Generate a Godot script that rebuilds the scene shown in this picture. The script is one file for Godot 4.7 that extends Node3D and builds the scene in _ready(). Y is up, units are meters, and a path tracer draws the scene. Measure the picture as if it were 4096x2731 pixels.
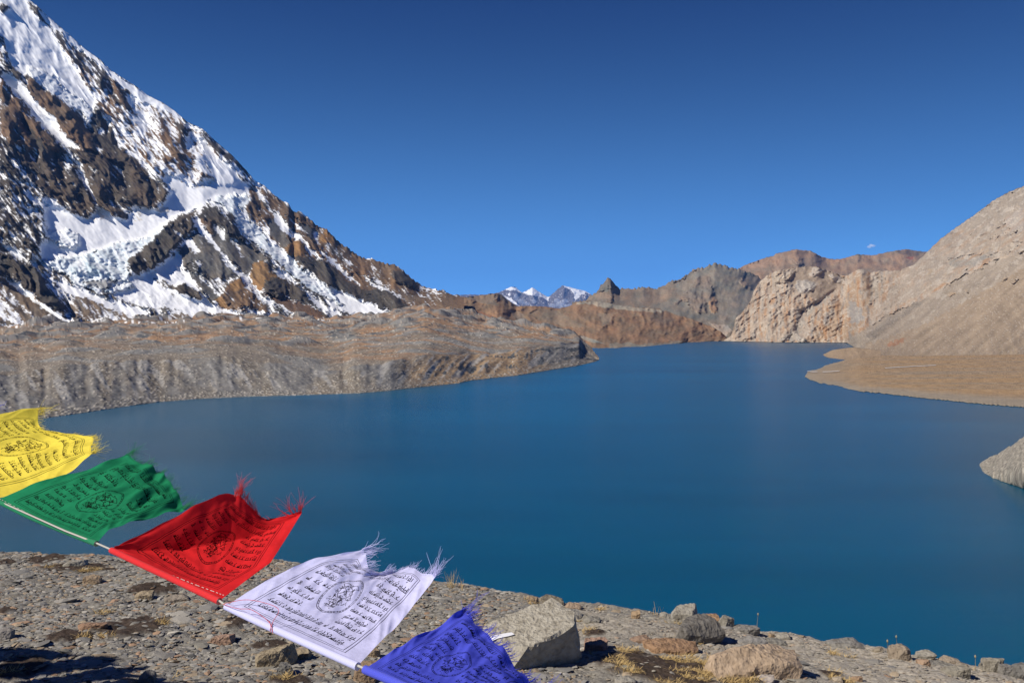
extends Node3D
# A high mountain lake seen from a gravel ridge strung with prayer flags.
# Metres, y up. The lake surface is y = 0; the viewpoint stands 80 m above it.

const F := 819.0        # focal length in picture units (1024 across)
const CX := 512.0
const HY := 325.0       # the true horizon
const EYE := 80.0

var dd := 0.0           # relief set by the terrain colour functions
var n_big := FastNoiseLite.new()
var n_mid := FastNoiseLite.new()
var n_fine := FastNoiseLite.new()
var n_ridge := FastNoiseLite.new()
var n_cell := FastNoiseLite.new()
var n_plain := FastNoiseLite.new()
var n_soft := FastNoiseLite.new()
var taken := {}

# origin and scale of the survey sheets on which outlines were drawn
const SHEET := {
	"f": [0.0, 0.0, 0.57422], "z1": [0.0, 0.0, 2.138], "z2": [0.0, 600.0, 2.138], "z3": [900.0, 700.0, 2.138],
	"z4": [1700.0, 950.0, 2.138], "z5": [2300.0, 900.0, 2.138], "z6": [3100.0, 700.0, 2.3614], "z7": [3100.0, 1300.0, 2.3614],
	"m1": [0.0, 1200.0, 2.352], "m2": [800.0, 1250.0, 2.352], "m3": [1900.0, 1080.0, 2.94],
	"g3": [850.0, 2130.0, 2.352], "g4": [0.0, 2150.0, 2.6133], "g6": [1900.0, 2300.0, 2.6133], "g7": [2700.0, 2350.0, 3.36], "g8": [3300.0, 2450.0, 2.955],
}

# ---------------------------------------------------------------- helpers
func at(x: float, y: float, d: float) -> Vector3:
	return Vector3((x - CX) / F * d, EYE - (y - HY) / F * d, -d)

func sp(sheet: String, x: float, y: float) -> Vector2:
	var s: Array = SHEET[sheet]
	return Vector2((s[0] + x / s[2]) * 0.25, (s[1] + y / s[2]) * 0.25)

func spts(sheet: String, a: Array) -> PackedVector2Array:
	var out := PackedVector2Array()
	for i in range(0, a.size(), 2):
		out.append(sp(sheet, a[i], a[i + 1]))
	return out

func cmp_x(a: Vector2, b: Vector2) -> bool:
	return a.x < b.x

func line(parts: Array) -> PackedVector2Array:   # [[sheet, [x, y, ...]], ...] -> one curve sorted by x
	var arr := []
	for p in parts:
		for v in spts(p[0], p[1]):
			arr.append(v)
	arr.sort_custom(cmp_x)
	return PackedVector2Array(arr)

func val(c: PackedVector2Array, x: float) -> float:
	var n := c.size()
	if x <= c[0].x: return c[0].y
	if x >= c[n - 1].x: return c[n - 1].y
	var lo := 0
	var hi := n - 1
	while hi - lo > 1:
		var m := (lo + hi) >> 1
		if c[m].x <= x: lo = m
		else: hi = m
	var a := c[lo]
	var b := c[hi]
	return a.y + (b.y - a.y) * (x - a.x) / maxf(b.x - a.x, 1e-6)

func pairs(a: Array) -> PackedVector2Array:
	var out := PackedVector2Array()
	for i in range(0, a.size(), 2):
		out.append(Vector2(a[i], a[i + 1]))
	return out

func numbered(called: String) -> String:
	if not taken.has(called):
		taken[called] = 0
		return called
	taken[called] += 1
	return "%s_%03d" % [called, taken[called]]

func tag(o: Node, label: String, category: String, group := "", kind := "") -> void:
	o.set_meta("label", label)
	o.set_meta("category", category)
	if group: o.set_meta("group", group)
	if kind: o.set_meta("kind", kind)

func put(o: Node3D, called: String, parent: Node = null) -> void:
	if parent == null:
		o.name = numbered(called)
		add_child(o, true)
	else:
		o.name = called
		parent.add_child(o, true)

func mesh_node(m: Mesh, mat: Material, called: String, parent: Node = null) -> MeshInstance3D:
	var o := MeshInstance3D.new()
	o.mesh = m
	o.material_override = mat
	put(o, called, parent)
	return o

func matte(c := Color(1, 1, 1), rough := 1.0) -> StandardMaterial3D:
	var m := StandardMaterial3D.new()
	m.albedo_color = c
	m.roughness = rough
	m.metallic_specular = 0.25
	m.vertex_color_use_as_albedo = true
	m.cull_mode = BaseMaterial3D.CULL_DISABLED
	return m

func grid_mesh(p: PackedVector3Array, c: PackedColorArray, w: int, h: int, flip := false, uv := PackedVector2Array()) -> ArrayMesh:
	var n := PackedVector3Array()
	n.resize(p.size())
	for j in h:
		var ja := maxi(j - 1, 0) * w
		var jb := mini(j + 1, h - 1) * w
		var jr := j * w
		for i in w:
			var du := p[jr + mini(i + 1, w - 1)] - p[jr + maxi(i - 1, 0)]
			var dv := p[jb + i] - p[ja + i]
			var q := dv.cross(du) if flip else du.cross(dv)
			n[jr + i] = q.normalized()
	var ix := PackedInt32Array()
	ix.resize((w - 1) * (h - 1) * 6)
	var k := 0
	for j in h - 1:
		for i in w - 1:
			var a := j * w + i
			if flip:
				ix[k] = a; ix[k + 1] = a + 1; ix[k + 2] = a + w
				ix[k + 3] = a + 1; ix[k + 4] = a + w + 1; ix[k + 5] = a + w
			else:
				ix[k] = a; ix[k + 1] = a + w; ix[k + 2] = a + 1
				ix[k + 3] = a + 1; ix[k + 4] = a + w; ix[k + 5] = a + w + 1
			k += 6
	var arr := []
	arr.resize(Mesh.ARRAY_MAX)
	arr[Mesh.ARRAY_VERTEX] = p
	arr[Mesh.ARRAY_NORMAL] = n
	if c.size(): arr[Mesh.ARRAY_COLOR] = c
	if uv.size(): arr[Mesh.ARRAY_TEX_UV] = uv
	arr[Mesh.ARRAY_INDEX] = ix
	var m := ArrayMesh.new()
	m.add_surface_from_arrays(Mesh.PRIMITIVE_TRIANGLES, arr)
	return m

# a chart of what the ground is made of: outlines filled in order, and how far each stands proud
class Chart:
	var x0: float
	var y0: float
	var w: int
	var h: int
	const R := 2.0
	var id := PackedByteArray()
	var kinds := []
	var off := PackedFloat32Array()
	func _init(ax: float, ay: float, bx: float, by: float):
		x0 = ax; y0 = ay
		w = int((bx - ax) * R); h = int((by - ay) * R)
		id.resize(w * h)
	func add(pts: PackedVector2Array, kind: Array) -> void:
		kinds.append(kind)
		var k := kinds.size() - 1
		var n := pts.size()
		if n == 0:
			id.fill(k)
			return
		var top := 1e9
		var bot := -1e9
		for q in pts:
			top = minf(top, q.y); bot = maxf(bot, q.y)
		var j0 := maxi(0, int((top - y0) * R))
		var j1 := mini(h - 1, int((bot - y0) * R) + 1)
		for j in range(j0, j1 + 1):
			var y := y0 + (j + 0.5) / R
			var xs := []
			for i in n:
				var a := pts[i]
				var b := pts[(i + 1) % n]
				if (a.y <= y) != (b.y <= y):
					xs.append(a.x + (b.x - a.x) * (y - a.y) / (b.y - a.y))
			xs.sort()
			for m in range(0, xs.size() - 1, 2):
				var i0 := clampi(int((xs[m] - x0) * R + 0.5), 0, w)
				var i1 := clampi(int((xs[m + 1] - x0) * R + 0.5), 0, w)
				for i in range(i0, i1):
					id[j * w + i] = k
	func pick(x: float, y: float) -> int:
		return id[clampi(int((y - y0) * R), 0, h - 1) * w + clampi(int((x - x0) * R), 0, w - 1)]
	func soften(slot: int, radius: int, passes: int) -> void:   # the proud heights, smoothed
		off.resize(w * h)
		for i in w * h:
			off[i] = kinds[id[i]][slot]
		var tmp := PackedFloat32Array()
		tmp.resize(w * h)
		var f := 1.0 / (2 * radius + 1)
		for ps in passes:
			for j in h:
				var s := 0.0
				var r := j * w
				for i in range(-radius, radius + 1): s += off[r + clampi(i, 0, w - 1)]
				for i in w:
					tmp[r + i] = s * f
					s += off[r + mini(i + radius + 1, w - 1)] - off[r + maxi(i - radius, 0)]
			for i in w:
				var s := 0.0
				for j in range(-radius, radius + 1): s += tmp[clampi(j, 0, h - 1) * w + i]
				for j in h:
					off[j * w + i] = s * f
					s += tmp[mini(j + radius + 1, h - 1) * w + i] - tmp[maxi(j - radius, 0) * w + i]
	func proud(x: float, y: float) -> float:
		var u := clampf((x - x0) * R - 0.5, 0, w - 1.001)
		var v := clampf((y - y0) * R - 0.5, 0, h - 1.001)
		var i := int(u)
		var j := int(v)
		var fu := u - i
		var fv := v - j
		var k := j * w + i
		return lerpf(lerpf(off[k], off[k + 1], fu), lerpf(off[k + w], off[k + w + 1], fu), fv)

# a mountainside between its foot and its crest, with a far side behind the crest
func slope(called: String, x0: float, x1: float, step: float, rows: int, foot: PackedVector2Array, foot_d: PackedVector2Array, crest: PackedVector2Array, crest_d: PackedVector2Array, bend: float, look: Callable, rough_crest := 0.0) -> MeshInstance3D:
	var w := int((x1 - x0) / step) + 1
	var back := 5
	var h := rows + 1 + back
	var p := PackedVector3Array()
	var c := PackedColorArray()
	p.resize(w * h)
	c.resize(w * h)
	for i in w:
		var x := x0 + i * step
		var yb := val(foot, x)
		var yt := val(crest, x)
		var jag := n_fine.get_noise_2d(x * 1.1, 77.0) * rough_crest * 1.4
		if called == "snow_mountain": jag *= clampf((x - 215.0) / 110.0, 0.12, 1.0)
		var db := val(foot_d, x)
		var dt := val(crest_d, x)
		var last := Vector3.ZERO
		var col := Color()
		for j in rows + 1:
			var s := float(j) / rows
			var y := lerpf(yb, yt, s) + jag * smoothstep(0.94, 1.0, s)
			var d := lerpf(db, dt, s + bend * s * (1.0 - s))
			col = look.call(x, y, s)
			last = at(x, y, d + dd)
			p[j * w + i] = last
			c[j * w + i] = col
		var out := Vector3(last.x, 0, last.z).normalized()
		var fall := (last.y + 100.0) / back
		for k in back:
			last += out * fall * 1.4 + Vector3(0, -fall, 0)
			p[(rows + 1 + k) * w + i] = last
			c[(rows + 1 + k) * w + i] = col
	var o := mesh_node(grid_mesh(p, c, w, h), earth, called)
	return o

var earth: StandardMaterial3D

func _ready() -> void:
	# ------------------------------------------------ camera, sky, sun, exposure
	var cam := Camera3D.new()
	cam.name = "camera"
	add_child(cam)
	cam.position = Vector3(0, EYE, 0)
	cam.set_frustum(0.05 * 682.0 / F, Vector2(0, -0.05 * 16.0 / F), 0.05, 120000.0)
	cam.current = true

	var env := Environment.new()
	env.background_mode = Environment.BG_SKY
	var sky := Sky.new()
	var sm := ProceduralSkyMaterial.new()
	sm.sky_top_color = Color8(5, 24, 78)
	sm.sky_horizon_color = Color8(102, 176, 255)
	sm.sky_curve = 0.104
	sm.ground_bottom_color = Color8(60, 70, 80)
	sm.ground_horizon_color = Color8(102, 176, 255)
	sm.ground_curve = 0.1
	sm.sun_angle_max = 1.0
	sky.sky_material = sm
	env.sky = sky
	env.tonemap_mode = Environment.TONE_MAPPER_LINEAR
	env.tonemap_exposure = 1.35
	env.sdfgi_enabled = true
	env.ssao_enabled = true
	env.ssil_enabled = true
	env.fog_enabled = true
	env.fog_density = 0.000013
	env.fog_light_color = Color(0.42, 0.66, 1.0)
	var we := WorldEnvironment.new()
	we.name = "world_environment"
	we.environment = env
	add_child(we)

	var sun := DirectionalLight3D.new()
	sun.name = "sun"
	sun.light_energy = 1.25
	sun.light_color = Color(1.0, 0.97, 0.925)
	sun.light_angular_distance = 0.53
	sun.shadow_enabled = true
	add_child(sun)
	sun.look_at_from_position(Vector3(-0.65, 0.66, 0.36), Vector3.ZERO, Vector3.UP)

	set_noise()
	earth = matte()
	earth.resource_name = "earth"

	# ------------------------------------------------ the setting
	lake()
	snow_mountain()
	moraine()
	brown_hill()
	grey_mountain()
	far_mountain()
	limestone()
	spit()
	shore_point()
	far_peaks()
	clouds()
	foreground()
	flags()

func set_noise() -> void:
	for q in [[n_big, 11, 0.02, 4], [n_mid, 23, 0.06, 4], [n_fine, 37, 0.25, 3]]:
		q[0].seed = q[1]
		q[0].noise_type = FastNoiseLite.TYPE_SIMPLEX_SMOOTH
		q[0].frequency = q[2]
		q[0].fractal_type = FastNoiseLite.FRACTAL_FBM
		q[0].fractal_octaves = q[3]
	n_ridge.seed = 51
	n_ridge.noise_type = FastNoiseLite.TYPE_SIMPLEX_SMOOTH
	n_ridge.frequency = 0.03
	n_ridge.fractal_type = FastNoiseLite.FRACTAL_RIDGED
	n_ridge.fractal_octaves = 3
	n_cell.seed = 71
	n_cell.noise_type = FastNoiseLite.TYPE_CELLULAR
	n_cell.frequency = 0.12
	n_cell.cellular_return_type = FastNoiseLite.RETURN_DISTANCE2_SUB
	n_cell.fractal_type = FastNoiseLite.FRACTAL_FBM
	n_cell.fractal_octaves = 2
	n_plain.seed = 91
	n_plain.noise_type = FastNoiseLite.TYPE_SIMPLEX
	n_plain.frequency = 1.0
	n_plain.fractal_type = FastNoiseLite.FRACTAL_NONE
	n_soft.seed = 17
	n_soft.noise_type = FastNoiseLite.TYPE_SIMPLEX_SMOOTH
	n_soft.frequency = 1.0
	n_soft.fractal_type = FastNoiseLite.FRACTAL_NONE

# ---------------------------------------------------------------- lake
var tex := {}
func noise_image(freq: float, seed_: int, size: int, normal := 0.0) -> NoiseTexture2D:
	var key := str([freq, seed_, size, normal])
	if tex.has(key): return tex[key]
	var nt := NoiseTexture2D.new()
	var fn := FastNoiseLite.new()
	fn.seed = seed_
	fn.frequency = freq
	fn.noise_type = FastNoiseLite.TYPE_SIMPLEX_SMOOTH
	fn.fractal_octaves = 4
	nt.noise = fn
	nt.width = size
	nt.height = size
	nt.seamless = true
	if normal > 0.0:
		nt.as_normal_map = true
		nt.bump_strength = normal
	tex[key] = nt
	return nt

func lake() -> void:
	var w := 161
	var h := 200
	var p := PackedVector3Array()
	var c := PackedColorArray()
	p.resize(w * h)
	c.resize(w * h)
	for j in h:
		var d := 60.0 * pow(5200.0 / 60.0, float(j) / (h - 1))
		for i in w:
			var b := lerpf(-0.95, 0.95, float(i) / (w - 1))
			var q := Vector3(b * d, 0, -d)
			p[j * w + i] = q
			var s := n_big.get_noise_2d(q.x * 0.035 + 40.0, q.z * 0.16) * 0.30 + n_mid.get_noise_2d(q.x * 0.04, q.z * 0.2) * 0.16
			c[j * w + i] = Color(0.0, 0.078, 0.150) * (1.0 + s)
	var m := matte(Color(1, 1, 1), 0.26)
	m.metallic_specular = 0.32
	m.normal_enabled = true
	m.normal_texture = noise_image(0.03, 5, 512, 3.0)
	m.normal_scale = 0.7
	m.uv1_triplanar = true
	m.uv1_world_triplanar = true
	m.uv1_scale = Vector3(0.12, 0.12, 0.12)
	m.resource_name = "lake_water"
	var o := mesh_node(grid_mesh(p, c, w, h), m, "lake")
	tag(o, "deep blue glacial lake filling the basin below the ridge", "lake", "", "structure")

# ---------------------------------------------------------------- the snow mountain
const SNOW := Color(0.92, 0.935, 0.955)
const DUSTY := Color(0.70, 0.66, 0.60)
const ICE := Color(0.60, 0.70, 0.76)
const DARK := Color(0.085, 0.075, 0.065)
const BROWN := Color(0.17, 0.115, 0.075)
const GREY := Color(0.155, 0.145, 0.13)
const OCHRE := Color(0.26, 0.155, 0.075)
const DEBRIS := Color(0.20, 0.155, 0.115)

var ch_mountain: Chart

func mountain_look(x: float, y: float, s: float) -> Color:
	var a := x * 0.64 + y * 0.77       # along the fall line
	var b := x * 0.77 - y * 0.64       # across it
	var wx := n_mid.get_noise_2d(x * 2.0, y * 2.0) * 2.6 + n_fine.get_noise_2d(x * 1.6, y * 1.6) * 1.5
	var wy := n_mid.get_noise_2d(x * 2.0 + 300.0, y * 2.0) * 3.2 + n_fine.get_noise_2d(x * 1.6 + 90.0, y * 1.6) * 1.9
	var k: Array = ch_mountain.kinds[ch_mountain.pick(x + wx, y + wy)]
	var share: float = k[1]
	var streak := n_mid.get_noise_2d(a * 0.55, b * 2.0) * 0.6 + n_fine.get_noise_2d(a * 0.3, b * 1.2) * 0.55 + n_fine.get_noise_2d(x * 1.3 + y * 0.5, y * 2.4) * 0.36
	var fine := n_fine.get_noise_2d(x * 2.0, y * 2.0)
	var ribs := n_ridge.get_noise_2d(b * 0.95 + n_big.get_noise_2d(x, y) * 12.0, a * 0.28)
	streak += (ribs - 0.1) * 0.42
	var snow := clampf((share - 0.5 - streak * 0.66) * 7.0 + 0.5, 0.0, 1.0)
	if share > 0.92: snow = 1.0
	var rock: Color = k[0]
	rock *= 1.0 + fine * 0.35 + n_mid.get_noise_2d(a * 0.7, b * 2.5) * 0.35
	var warm := n_big.get_noise_2d(x * 1.6 + 500.0, y * 1.6)
	rock = Color(rock.r * (1.0 + warm * 0.22), rock.g * (1.0 + warm * 0.08), rock.b * (1.0 - warm * 0.06))
	var roughness: float = k[3]
	dd = ch_mountain.proud(x, y) * 1.1 - ribs * 62.0 * roughness - fine * 2.6 * roughness - n_fine.get_noise_2d(a * 0.2, b * 0.8) * 9.0 * roughness - n_mid.get_noise_2d(a * 0.5, b) * 26.0 * (0.25 + 0.75 * roughness)
	if k.size() > 4:    # broken ice
		var cl := n_cell.get_noise_2d(x * 1.1, y * 2.0)
		dd += cl * 22.0 + fine * 4.0
		var dirt := clampf(0.5 + streak * 0.8 + fine * 0.5, 0, 1)
		return SNOW.lerp(ICE * (0.86 + 0.3 * fine), dirt * float(k[4]))
	dd += snow * 5.0 * roughness
	return rock.lerp(SNOW, snow)

func snow_mountain() -> void:
	var crest := line([["z1", [-900, -1150, -400, -640, 0, -250, 260, 0, 330, 60, 470, 190, 600, 300, 720, 410, 860, 510, 940, 590, 1040, 660, 1170, 740, 1260, 810, 1400, 880, 1500, 950, 1600, 1040, 1735, 1100, 1850, 1210, 1990, 1330, 2120, 1470]],
		["z3", [255, 45, 340, 90, 400, 150, 480, 210, 545, 240, 585, 315, 640, 310, 710, 360, 800, 440, 870, 462, 960, 560, 1020, 600, 1100, 660, 1160, 700, 1250, 710, 1330, 740, 1400, 765, 1440, 752, 1530, 820, 1610, 890, 1680, 940, 1750, 965, 1880, 985, 1920, 1010, 2050, 1040]]])
	var foot := pairs([-110, 338, 0, 336, 70, 333, 275, 326, 348, 329, 389, 322, 424, 315, 465, 308])
	var foot_d := pairs([-110, 2200, 0, 2330, 275, 2960, 348, 3150, 390, 3360, 465, 3600])
	var crest_d := pairs([-110, 5200, 0, 4900, 150, 4750, 260, 4600, 350, 4450, 465, 4350])
	var ch := Chart.new(-112, -112, 470, 342)
	ch_mountain = ch
	# kind: colour, share of snow, how far back (+) or proud (-), roughness, broken ice
	ch.add(PackedVector2Array(), [DARK, 0.52, 0.0, 1.0])
	var snow := [SNOW, 1.0, 34.0, 0.22]
	var snow_hi := [SNOW, 0.97, 14.0, 0.4]
	var patchy := [GREY, 0.80, 10.0, 0.5]
	var half := [DARK, 0.50, 0.0, 1.0]
	var rock := [DARK, 0.26, -30.0, 1.1]
	var rockd := [DARK, 0.14, -46.0, 1.2]
	var brown := [BROWN, 0.16, -48.0, 1.1]
	var grey := [GREY, 0.07, -10.0, 0.35]
	var ochre := [OCHRE, 0.06, -34.0, 0.9]
	var scree := [DEBRIS, 0.10, -6.0, 0.25]
	var mott := [DEBRIS, 0.48, 0.0, 0.3]
	var ice := [ICE, 0.6, 6.0, 0.6, 1.0]
	var ice2 := [ICE, 0.6, 20.0, 0.5, 0.7]
	ch.add(spts("z1", [-900, -1200, 260, 0, 330, 60, 430, 250, 480, 330, 600, 520, 760, 760, 830, 860, 800, 950, 760, 930, 700, 920, 600, 900, 540, 830, 430, 780, 340, 720, 240, 650, 190, 640, 100, 560, 60, 420, 0, 280, -900, -300]), snow_hi)
	ch.add(spts("z1", [0, 420, 90, 560, 180, 640, 190, 700, 120, 660, 0, 520]), rock)
	ch.add(spts("z1", [0, 20, 60, 40, 90, 75, 40, 100, 0, 90]), rock)
	ch.add(spts("z1", [480, 330, 600, 480, 720, 560, 820, 620, 900, 700, 1000, 900, 1100, 960, 1300, 880, 1500, 1000, 1740, 1150, 1760, 1200, 2000, 1450, 2080, 1567, 1200, 1567, 1100, 1350, 980, 1150, 860, 940, 830, 860]), [BROWN, 0.58, -8.0, 1.0])
	ch.add(spts("z1", [200, 0, 260, 20, 330, 80, 400, 190, 480, 310, 560, 380, 640, 500, 720, 560, 800, 610, 700, 570, 600, 480, 520, 370, 430, 250, 330, 150, 250, 60]), [DARK, 0.36, -20.0, 1.0])
	ch.add(spts("z1", [265, 0, 330, 60, 470, 190, 600, 300, 720, 410, 860, 510, 940, 590, 1040, 660, 1170, 740, 1260, 810, 1400, 880, 1500, 950, 1600, 1040, 1735, 1100, 1740, 1150, 1640, 1080, 1500, 1000, 1400, 930, 1290, 890, 1200, 850, 1120, 800, 1020, 720, 940, 640, 850, 560, 700, 440, 560, 320, 400, 170]), [SNOW, 0.97, -26.0, 0.4])
	ch.add(spts("z1", [560, 420, 700, 560, 820, 600, 900, 690, 820, 640, 760, 620, 640, 540]), rock)
	ch.add(spts("z1", [800, 680, 870, 660, 910, 740, 900, 770, 840, 740]), rock)
	ch.add(spts("z1", [940, 640, 1000, 740, 1060, 840, 1130, 930, 1180, 1000, 1120, 960, 1040, 880, 980, 800]), brown)
	ch.add(spts("z1", [1220, 880, 1300, 900, 1360, 960, 1420, 1090, 1480, 1200, 1540, 1300, 1640, 1400, 1760, 1510, 1700, 1520, 1560, 1420, 1450, 1300, 1370, 1180, 1290, 1000]), [BROWN, 0.34, -30.0, 1.1])
	ch.add(spts("z1", [1480, 1010, 1560, 1060, 1640, 1120, 1600, 1170, 1520, 1100]), rock)
	ch.add(spts("z1", [0, 680, 40, 690, 110, 790, 190, 860, 240, 960, 330, 1050, 420, 1150, 520, 1290, 600, 1400, 640, 1567, 430, 1567, 330, 1400, 200, 1240, 100, 1240, 0, 1150]), brown)
	ch.add(spts("z1", [170, 960, 240, 1060, 330, 1180, 430, 1290, 520, 1400, 560, 1567, 520, 1567, 440, 1400, 320, 1260, 200, 1100]), [DARK, 0.10, 10.0, 1.1])
	ch.add(spts("z1", [0, 640, 60, 720, 180, 830, 230, 900, 280, 1000, 370, 1090, 430, 1130, 500, 1210, 600, 1260, 690, 1260, 600, 1200, 520, 1110, 490, 1040, 500, 1010, 400, 930, 310, 870, 250, 780, 200, 720, 120, 650, 60, 620]), [SNOW, 0.96, 40.0, 0.3])
	ch.add(spts("z1", [230, 680, 270, 660, 320, 690, 360, 760, 470, 800, 540, 870, 610, 930, 660, 980, 720, 1040, 760, 1130, 800, 1250, 900, 1350, 1000, 1420, 1060, 1567, 700, 1567, 680, 1450, 620, 1280, 700, 1260, 590, 1180, 520, 1110, 490, 1040, 380, 930, 300, 850, 240, 760]), brown)
	ch.add(spts("z1", [240, 560, 330, 590, 450, 640, 520, 740, 600, 800, 720, 860, 790, 950, 780, 1080, 740, 1040, 700, 950, 620, 920, 540, 850, 430, 790, 340, 720, 250, 650]), [ICE, 0.6, -4.0, 0.5, 0.5])
	ch.add(spts("z1", [800, 960, 860, 940, 900, 1020, 980, 1130, 1000, 1230, 1060, 1340, 1150, 1420, 1200, 1567, 1020, 1567, 980, 1450, 900, 1300, 800, 1200, 740, 1100]), [DARK, 0.20, 8.0, 1.2])  # shaded band beside the rib, its shade painted in as dark rock
	ch.add(spts("z1", [830, 1110, 880, 1100, 900, 1150, 850, 1150]), snow)
	ch.add(spts("z1", [1060, 1340, 1140, 1380, 1250, 1420, 1340, 1480, 1420, 1567, 1200, 1567]), [GREY, 0.62, 6.0, 0.9])
	ch.add(spts("z1", [-900, -200, 0, 280, 60, 420, 0, 420, 0, 640, -900, 640]), half)
	ch.add(spts("z1", [-900, 640, 0, 1150, 80, 1240, 160, 1330, 280, 1480, 330, 1567, -900, 1700]), [DARK, 0.47, 0.0, 1.0])
	ch.add(spts("z1", [1700, 1180, 1760, 1200, 1870, 1340, 2010, 1450, 2100, 1600, 2180, 1640, 2060, 1640, 1850, 1567, 1800, 1450, 1740, 1300]), [GREY, 0.86, 14.0, 0.4])
	ch.add(spts("z1", [1760, 1130, 1850, 1210, 1990, 1330, 2120, 1470, 2200, 1560, 2100, 1560, 1990, 1420, 1880, 1290]), [DARK, 0.55, -20.0, 1.0])
	# middle: snowfield, ice cliffs, the rock step
	ch.add(spts("z2", [-600, 0, 100, 0, 250, 250, 400, 400, 380, 520, 390, 650, 400, 740, 340, 800, 330, 940, 200, 850, 100, 750, 0, 650, -600, 400]), [DARK, 0.46, -40.0, 1.1])  # mixed rock and snow, with the cliff shadow over it painted into the dark colour
	ch.add(spts("z2", [140, 0, 620, 0, 1060, 0, 1180, 80, 1280, 220, 1400, 330, 1440, 380, 1330, 500, 1250, 480, 1080, 600, 960, 560, 830, 480, 780, 560, 700, 570, 520, 490, 400, 390, 250, 230]), [Color(0.105, 0.085, 0.068), 0.24, -8.0, 1.25])
	ch.add(spts("z2", [560, 0, 640, 0, 700, 120, 740, 250, 800, 380, 860, 440, 800, 430, 720, 300, 650, 180, 600, 80]), [DARK, 0.5, 10.0, 1.0])
	ch.add(spts("z2", [1000, 0, 1100, 130, 1120, 300, 1090, 400, 1040, 250, 980, 100]), [DARK, 0.2, 16.0, 1.1])
	ch.add(spts("z2", [430, 0, 480, 0, 540, 200, 600, 380, 570, 360, 500, 200]), [DARK, 0.12, 14.0, 1.1])
	ch.add(spts("z2", [400, 380, 470, 420, 560, 500, 520, 510, 430, 490, 380, 450]), [GREY, 0.85, 0.0, 0.6])
	ch.add(spts("z2", [390, 480, 480, 480, 520, 490, 700, 570, 780, 560, 830, 480, 890, 500, 960, 560, 1080, 600, 1110, 530, 1150, 480, 1190, 480, 1250, 480, 1310, 520, 1330, 510, 1400, 450, 1440, 380, 1500, 340, 1430, 320, 1400, 250, 1410, 170, 1480, 230, 1600, 290, 1650, 320, 1750, 250, 1840, 240, 1850, 290, 2000, 310, 2020, 280, 2060, 260, 2200, 350, 2130, 410, 2050, 390, 1920, 410, 1860, 390, 1800, 430, 1740, 480, 1650, 520, 1500, 570, 1420, 640, 1330, 700, 1250, 750, 1000, 790, 860, 850, 740, 890, 600, 905, 500, 920, 380, 950, 350, 900, 340, 810, 400, 780, 400, 640, 375, 540]), [SNOW, 1.0, 36.0, 0.12])
	ch.add(spts("z2", [700, 570, 780, 560, 830, 500, 900, 560, 860, 600, 760, 600]), [DUSTY, 0.45, 36.0, 0.2])
	ch.add(spts("z2", [1110, 560, 1150, 510, 1220, 540, 1200, 600, 1120, 600]), [DUSTY, 0.45, 36.0, 0.2])
	ch.add(spts("z2", [1330, 520, 1390, 460, 1440, 500, 1430, 540, 1360, 545]), [DUSTY, 0.35, 36.0, 0.2])
	ch.add(spts("z2", [1640, 320, 1750, 250, 1830, 240, 1840, 290, 1720, 330]), [DUSTY, 0.4, 50.0, 0.3])
	ch.add(spts("z2", [740, 890, 860, 850, 1000, 790, 1250, 750, 1400, 650, 1420, 660, 1300, 770, 1200, 860, 1110, 920, 1090, 1000, 1110, 1110, 1000, 1120, 870, 1180, 860, 1230, 760, 1180, 640, 1140, 560, 1060, 420, 1000, 350, 950, 500, 920, 600, 905]), ice)
	ch.add(spts("z2", [600, 1010, 680, 960, 800, 980, 940, 1010, 1020, 1060, 1000, 1090, 860, 1060, 720, 1060, 620, 1060]), [ICE, 0.6, -22.0, 0.6, 1.3])
	ch.add(spts("z2", [700, 1130, 860, 1110, 1000, 1100, 1010, 1130, 900, 1180, 760, 1160]), [Color(0.3, 0.3, 0.3), 0.3, -10.0, 0.8])
	ch.add(spts("z2", [380, 680, 480, 690, 600, 680, 690, 740, 680, 800, 620, 850, 540, 820, 450, 780, 400, 740]), ice2)
	ch.add(spts("z2", [1800, 430, 1860, 390, 1920, 410, 2050, 390, 2130, 410, 2110, 470, 2040, 480, 1930, 470, 1860, 460]), ice)
	ch.add(spts("z2", [1400, 650, 1470, 600, 1600, 540, 1700, 530, 1800, 480, 1850, 480, 1920, 560, 2000, 620, 1900, 660, 1720, 590, 1660, 600, 1660, 680, 1560, 770, 1480, 850, 1420, 930, 1280, 1020, 1180, 1050, 1100, 1010, 1100, 940, 1200, 860, 1300, 770]), [DARK, 0.16, -44.0, 1.2])
	ch.add(spts("z2", [1110, 1110, 1130, 1060, 1260, 1040, 1430, 930, 1540, 850, 1570, 780, 1640, 740, 1700, 850, 1710, 880, 1620, 850, 1560, 900, 1560, 980, 1640, 1060, 1680, 1130, 1740, 1220, 1790, 1290, 1900, 1350, 2130, 1400, 1900, 1400, 1500, 1400, 1200, 1350, 1000, 1260, 870, 1200, 1000, 1130]), [GREY, 0.92, 20.0, 0.35])
	ch.add(spts("z2", [870, 1190, 960, 1170, 1100, 1130, 1150, 1160, 1080, 1200, 950, 1220]), [ICE, 0.6, 8.0, 0.5, 0.9])
	ch.add(spts("z2", [1310, 1090, 1400, 1110, 1500, 1160, 1600, 1200, 1500, 1200, 1400, 1170]), [GREY, 0.45, 10.0, 0.5])
	ch.add(spts("z2", [260, 930, 330, 1000, 360, 1060, 420, 1090, 520, 1110, 640, 1160, 760, 1210, 870, 1240, 1000, 1300, 1130, 1330, 1330, 1380, 1120, 1420, 900, 1340, 740, 1260, 610, 1250, 540, 1200, 460, 1130, 380, 1080, 310, 1020]), [SNOW, 0.97, 12.0, 0.2])
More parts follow.
